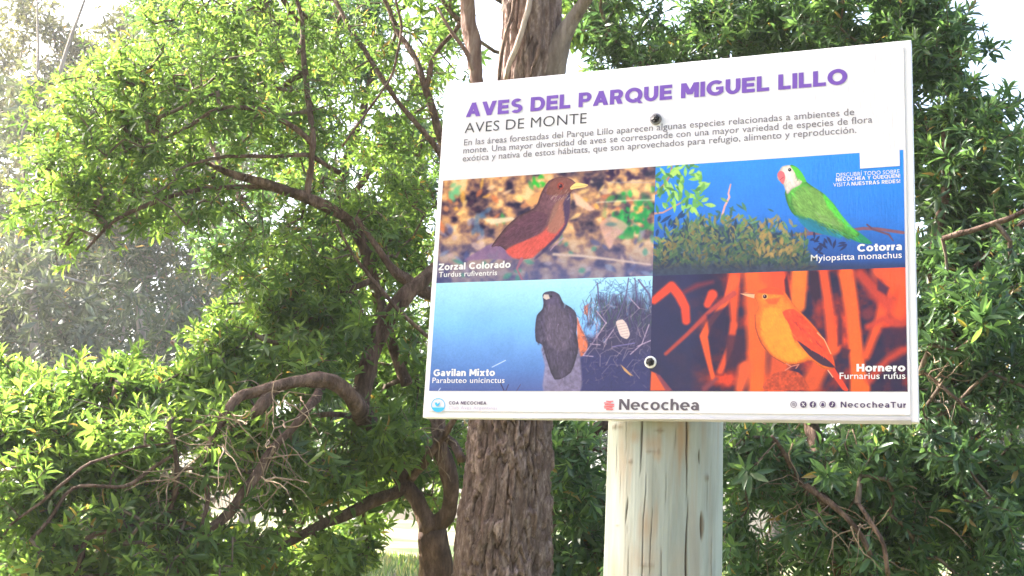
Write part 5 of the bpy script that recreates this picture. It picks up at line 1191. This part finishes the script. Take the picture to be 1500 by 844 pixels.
bl('limb', [(765, -700, 4.7, 20), (500, -900, 4.6, 16), (150, -1000, 4.4, 9)], M_UP, 9); bl('limb', [(768, -820, 4.7, 20), (1000, -1050, 4.9, 14), (1300, -1150, 5.2, 8)], M_UP, 10); bl('limb', [(762, -560, 4.7, 14), (600, -700, 5.6, 10), (420, -760, 6.4, 6)], M_UP, 11)
# high crown above the frame
rg = np.random.RandomState(71)
cb = [(750, -1250, 4.8, 380, 230, 1.2, 260, 30), (420, -1000, 4.6, 280, 160, .8, 150, 20), (1080, -1080, 4.9, 260, 170, .8, 150, 20), (560, -760, 5.6, 240, 90, .6, 60, 10),
      wb(-2.6, 1.9, 6.2, 1.3, 200, 30, .9)]  # extra unseen clump, placed to shade the tree on the right
tp = blob_points(cb, rg); base = Pc[hi_k][::10]
Nn, pa, ti = grow(base, tp, rg, .15); child('twigs', twig_mesh('twigs', Nn, pa, len(base), ti, .002, .03), M_TWIG, big)['kind'] = 'stuff'
p, tt, n, L, tone, _ = leaf_frames(Nn[ti].astype(float), rg.normal(0, .4, tp.shape) + np.array([0, 0, -.3]), rg, 16, .14, .3)
child('crown', leaves_mesh('crown', p, tt, n, L, tone, rg, .1, True), leaf_mat('gum_leaf', (.04, .07, .03), (.08, .12, .05), (.14, .18, .07), .35, .4), big)['kind'] = 'stuff'

# --- thin reddish stem left of the thick trunk
limbsT = [('trunk', [(770, 1010, 6.3, 16), (762, 880, 6.3, 14), (745, 600, 6.1, 12), (715, 300, 5.9, 11.5), (703, 180, 5.8, 11), (698, 115, 5.8, 11), (692, 60, 5.8, 11), (688, 0, 5.8, 10.5), (684, -80, 5.8, 10), (690, -250, 5.8, 8), (700, -450, 5.8, 5)]),
          ('limb', [(700, 130, 5.8, 4), (680, 75, 5.75, 3.5), (655, 40, 5.7, 2.5), (640, 10, 5.7, 2)]), ('limb', [(686, -60, 5.8, 5), (740, -150, 5.7, 4), (800, -260, 5.7, 3)])]
leafy_tree('slender_tree', 'slender reddish stemmed tree just left of the thick upper trunk', (770, 1010, 6.3), limbsT, [(690, -320, 5.8, 170, 120, .6, 260, 20), (640, 20, 6.4, 70, 60, .4, 60, 9), (860, 30, 6.4, 50, 60, .4, 90, 9)], 63, (M_LEAF, M_LEAF1), twig_mat=M_TWIG,
           bark=bark_mat('reddish_bark', (.10, .05, .04), (.22, .13, .11), (.40, .29, .25), 25, 8, .6), single=False, L0=.07)

# ================================================================== FAR TREES
def far_tree(name, label, px, py_base, d, h, blobs, seed, cols, leafL=.22, stems=(), group='pale trees in the distance', cat='tree', nclump=14, trans=.3):
    """tree at d metres; blobs: (dx_m, z_m, depth_m, rx, ry_, rz, n)"""
    rg = np.random.RandomState(seed); r_ = ray(px, 422); x0, y0 = CAM[0] + d * r_[0], CAM[1] + d * r_[1]
    z0 = float(terrain(np.array([x0]), np.array([y0]))[0]); root = empty(name, (x0, y0, z0)); meta(root, label, cat, group)
    right = np.array([CM[0, 0], CM[1, 0], 0]); right /= np.linalg.norm(right); fw = np.array([-right[1], right[0], 0])
    o0 = np.array([x0, y0, z0])
    W = lambda dx, z, dp: o0 + right * dx + fw * dp + np.array([0, 0, z])
    bk = bark_mat('far_bark', (.10, .08, .07), (.22, .18, .15), (.40, .35, .30), 3, 4, .5)
    base = []
    for k, st in enumerate(stems or [[(0, -.2, 0, .03 * h), (.05 * h, .3 * h, 0, .022 * h), (-.02 * h, .75 * h, 0, .008 * h)]]):
        A = np.array([[*W(a, z, dp), r] for a, z, dp, r in st]); S = cr_spline(A, .3); Vt, Fq, caps = tube(S[:, :3], S[:, 3], 8, .15, seed + k)
        nm = 'trunk' if k == 0 else 'limb'; child(nm, faces_mesh(nm, Vt, [Fq] + caps), bk, root, True); base.append(S[:, :3])
    base = np.concatenate(base); tips = []
    for dx, z, dp, rx, ry_, rz, n in blobs:
        q = rg.normal(size=(nclump, 3)); q /= np.linalg.norm(q, axis=1)[:, None]; q *= rg.rand(nclump, 1) ** .35
        idx = rg.randint(nclump, size=n); P = W(dx, z, dp) + q[idx, :1] * rx * right + q[idx, 1:2] * ry_ * fw + q[idx, 2:] * np.array([0, 0, rz]) + rg.normal(0, 1, (n, 3)) * min(rx, rz) * .22
        tips.append(P)
    tips = np.concatenate(tips); tips = tips[tips[:, 2] > z0 + .1]
    N, par, ti = grow(base, tips[rg.rand(len(tips)) < min(1, 500 / len(tips))], rg, .5)
    child('twigs', twig_mesh('twigs', N, par, len(base), ti, .006, .08), bk, root)['kind'] = 'stuff'
    p, t, n, L, tone, _ = leaf_frames(tips, rg.normal(0, .6, tips.shape) + np.array([0, 0, .4]), rg, 12, leafL, leafL * 1.5)
    child('crown', leaves_mesh('crown', p, t, n, L, tone, rg, .16, True), leaf_mat('far_leaf', *cols, trans, .5), root)['kind'] = 'stuff'
    return root
OL = ((.05, .075, .035), (.11, .135, .055), (.22, .22, .09)); PALE = ((.06, .065, .04), (.12, .12, .07), (.24, .20, .12)); DK = ((.03, .05, .025), (.06, .09, .04), (.12, .15, .06)); GRY = ((.05, .06, .045), (.09, .11, .075), (.15, .17, .11))
far_tree('gum_tree', 'hazy pale crowned tree far away in the upper left corner', 60, 0, 24, 11, [(-1.2, 9.6, 0, 2.0, 2, 1.5, 480), (.9, 8.4, .5, 1.8, 2, 1.3, 420), (.2, 7.0, .5, 2.2, 2, 1.3, 420), (-.6, 5.6, 0, 2.4, 2, 1.3, 330), (1.4, 10.0, 0, 1.4, 1.2, .9, 260)], 201, PALE)
far_tree('gum_tree', 'hazy olive tree far away right of the palest crown', 190, 0, 28, 12, [(.2, 11.8, 0, 1.7, 2, 1.2, 420), (1.8, 10.2, 0, 2.0, 2, 1.4, 420), (-1.6, 10.0, 0, 1.8, 2, 1.2, 380), (-.8, 8.0, 0, 2.0, 2, 1.3, 320), (.8, 5.8, 0, 2.6, 2, 1.6, 330)], 202, OL)
far_tree('bare_tree', 'thin almost bare pale tree at the left edge, reaching the top', 14, 0, 20, 10, [(-.2, 7.0, 0, .9, 1, 1.6, 60), (.4, 4.6, 0, 1.0, 1, 1.2, 110)], 203, GRY,
         stems=[[(0, -.2, 0, .14), (.15, 3, 0, .11), (.05, 6, 0, .08), (.3, 7.4, 0, .05), (.35, 8.6, 0, .035), (.75, 10.6, 0, .015)], [(.1, 6.2, 0, .05), (-.15, 7.2, 0, .035), (-.05, 8.4, 0, .025), (-.35, 10.4, 0, .012)]])
far_tree('gum_tree', 'grey-green far tree low on the left, beyond the crown gap', 60, 0, 19, 6, [(-.4, 4.0, 0, 1.6, 1.5, 1.2, 330), (.6, 2.9, 0, 1.7, 1.5, 1.0, 330), (-.9, 2.4, .3, 1.3, 1.2, .8, 240)], 204, GRY)
far_tree('gum_tree', 'dark wooded clump far behind the gap in the left foliage', 215, 0, 24, 7, [(0, 5.4, 0, 2.2, 2, 1.3, 360), (.8, 3.6, 0, 2.2, 2, 1.3, 360), (-1.2, 3.0, 0, 1.8, 2, 1.2, 300)], 205, DK)
far_tree('gum_tree', 'pale olive tree far behind the branches left of the sign', 380, 0, 32, 9, [(0, 6.4, 0, 2.6, 2, 1.8, 420), (1.6, 4.2, 0, 2.4, 2, 1.6, 380), (-1.8, 4.6, 0, 2.0, 2, 1.4, 330)], 206, PALE)
far_tree('gum_tree', 'dark far tree seen low behind the forked stem', 540, 0, 30, 7, [(0, 4.6, 0, 2.6, 2, 1.4, 420), (1.2, 3.0, 0, 2.2, 2, 1.0, 300)], 207, DK)
far_tree('gum_tree', 'far green tree glimpsed between the wooden post and the right tree', 1120, 0, 26, 8, [(0, 5.0, 0, 2.6, 2, 1.6, 420), (1.8, 4.0, 0, 2.4, 2, 1.6, 380), (-1.4, 3.6, 0, 1.4, 2, 1.0, 240)], 208, DK)
far_tree('gum_tree', 'far dark tree behind the right edge of the picture', 1440, 0, 22, 8, [(0, 4.4, 0, 2.4, 2, 1.6, 420), (1.6, 3.2, 0, 2.0, 2, 1.6, 380), (-1.6, 3.2, 0, 2.0, 2, 1.2, 330)], 209, DK)
far_tree('gum_tree', 'tall pale far tree rising behind the top of the left crown', 300, 0, 33, 15, [(0, 13.6, 0, 2.4, 2, 1.6, 420), (1.5, 11.0, 0, 2.4, 2, 1.5, 380), (-1.6, 10.4, 0, 2.2, 2, 1.6, 380)], 213, PALE)
far_tree('gum_tree', 'grey far tree between the palest crown and the thin bare tree', 20, 0, 30, 13, [(0, 9.6, 0, 2.6, 2, 1.6, 420), (1.9, 8.0, 0, 2.4, 2, 1.8, 400), (-.6, 6.4, 0, 2.4, 2, 1.6, 360)], 214, GRY)
far_tree('scrub_bush', 'pale dry scrub bush at the left edge under the crown gap', 30, 0, 13, 3, [(0, 1.9, 0, 1.0, 1, .6, 330), (.6, 1.3, 0, .9, 1, .6, 300)], 210, PALE, .12, group='scrub bushes', cat='bush')
far_tree('scrub_bush', 'grey green scrub bush right of the pale dry one', 130, 0, 14, 3, [(0, 1.7, 0, 1.0, 1, .7, 330), (.7, 2.3, 0, .8, 1, .6, 260)], 211, GRY, .12, group='scrub bushes', cat='bush')
far_tree('scrub_bush', 'brownish scrub bush showing through the gap in the left foliage', 190, 0, 12, 3, [(0, 2.5, 0, .6, .8, .5, 220), (.3, 1.7, 0, .8, .8, .5, 240)], 212, ((.07, .05, .04), (.14, .10, .075), (.24, .19, .14)), .11, group='scrub bushes', cat='bush', trans=.15)

for q_, (px_, d_, h_, cols_, lab_) in enumerate((( -420, 27, 9, DK, 'far dark tree well out to the left of the picture'), (-900, 24, 8, OL, 'far olive tree at the very left of the park'), (720, 36, 10, OL, 'olive far tree hidden behind the sign and thick trunk'),
        (930, 34, 9, DK, 'dark far tree standing behind the wooden post'), (1750, 28, 9, OL, 'olive far tree out to the right of the picture'), (2250, 30, 10, DK, 'dark far tree far out on the right'))):
    far_tree('gum_tree', lab_, px_, 0, d_, h_, [(0, h_ * .72, 0, 2.6, 2, h_ * .16, 380), (1.9, h_ * .52, 0, 2.4, 2, h_ * .15, 340), (-1.9, h_ * .50, 0, 2.3, 2, h_ * .15, 340), (.2, h_ * .3, 0, 2.6, 2, h_ * .12, 260)], 230 + q_, cols_)
# unseen broad trees added behind the photographer: they close off the sky that lights the sign and are mirrored in its gloss
def sky_block_tree(ox, oy, label, seed, sx=1):
    root = empty('added_broad_tree', (ox, oy, 0)); meta(root, label, 'tree', 'trees added behind the viewer to block sky light'); lp = []
    T3 = lambda st: np.array([(ox + sx * a, oy + b_, z, r) for a, b_, z, r in st], float)
    for k, st in enumerate([[(0, 0, -.2, .2), (-.1, .1, 1.6, .16), (-.3, .3, 3.2, .12), (-.7, .6, 5.2, .06)], [(-.15, .2, 2.2, .09), (-1.3, .6, 3.6, .07), (-2.3, 1.0, 4.6, .04)], [(-.2, .2, 2.4, .09), (.7, 1.0, 3.6, .06), (1.3, 1.6, 4.4, .03)]]):
        S = cr_spline(T3(st), .08); Vt, Fq, caps = tube(S[:, :3], S[:, 3], 10, .15, seed + k); nm = 'limb' if k else 'trunk'
        child(nm, faces_mesh(nm, Vt, [Fq] + caps), M_BRANCH, root, True); lp.append(S[:, :3])
    rg = np.random.RandomState(seed); lp = np.concatenate(lp)
    tp = blob_points([wb(ox - .3 * sx, oy + .4, 3.4, 1.7, 480, 40, 1.6), wb(ox - 1.7 * sx, oy + .8, 4.4, 1.5, 380, 30, 1.1), wb(ox + .9 * sx, oy + 1.3, 3.8, 1.4, 340, 30, 1.4), wb(ox - .5 * sx, oy + .8, 6.0, 1.8, 380, 30, 1.2)], rg)
    Nn, pa, ti = grow(lp, tp, rg, .15); child('twigs', twig_mesh('twigs', Nn, pa, len(lp), ti), M_TWIG, root)['kind'] = 'stuff'
    p, tt, n, L, tone, _ = leaf_frames(Nn[ti].astype(float), rg.normal(0, .5, tp.shape) + np.array([0, 0, .3]), rg, 16, .17, .28)
    child('crown', leaves_mesh('crown', p, tt, n, L, tone, rg, .22, True), M_LEAFR, root)['kind'] = 'stuff'
sky_block_tree(2.9, -5.2, 'broad leafy tree behind the viewer to the right, added to block sky light and mirrored dimly in the sign', 303)
sky_block_tree(-5.4, -6.4, 'broad leafy tree behind the viewer to the left, added to block sky light and mirrored dimly in the sign', 313, -1)

# ================================================================== THE AIR
bm = bmesh.new(); box(bm, -45, 40, -6, 62, -1.4, 26)
hz, t, b = new_mat('haze_mat'); t.nodes.remove(b)
pv = t.nodes.new('ShaderNodeVolumePrincipled'); pv.inputs['Density'].default_value = .0012; pv.inputs['Color'].default_value = (.97, .98, 1, 1); pv.inputs['Anisotropy'].default_value = .4
t.links.new(pv.outputs[0], t.nodes['Material Output'].inputs['Volume'])
o = bm_obj('haze', bm, hz); meta(o, 'bright summer haze that pales the distant trees', 'haze', kind='stuff')
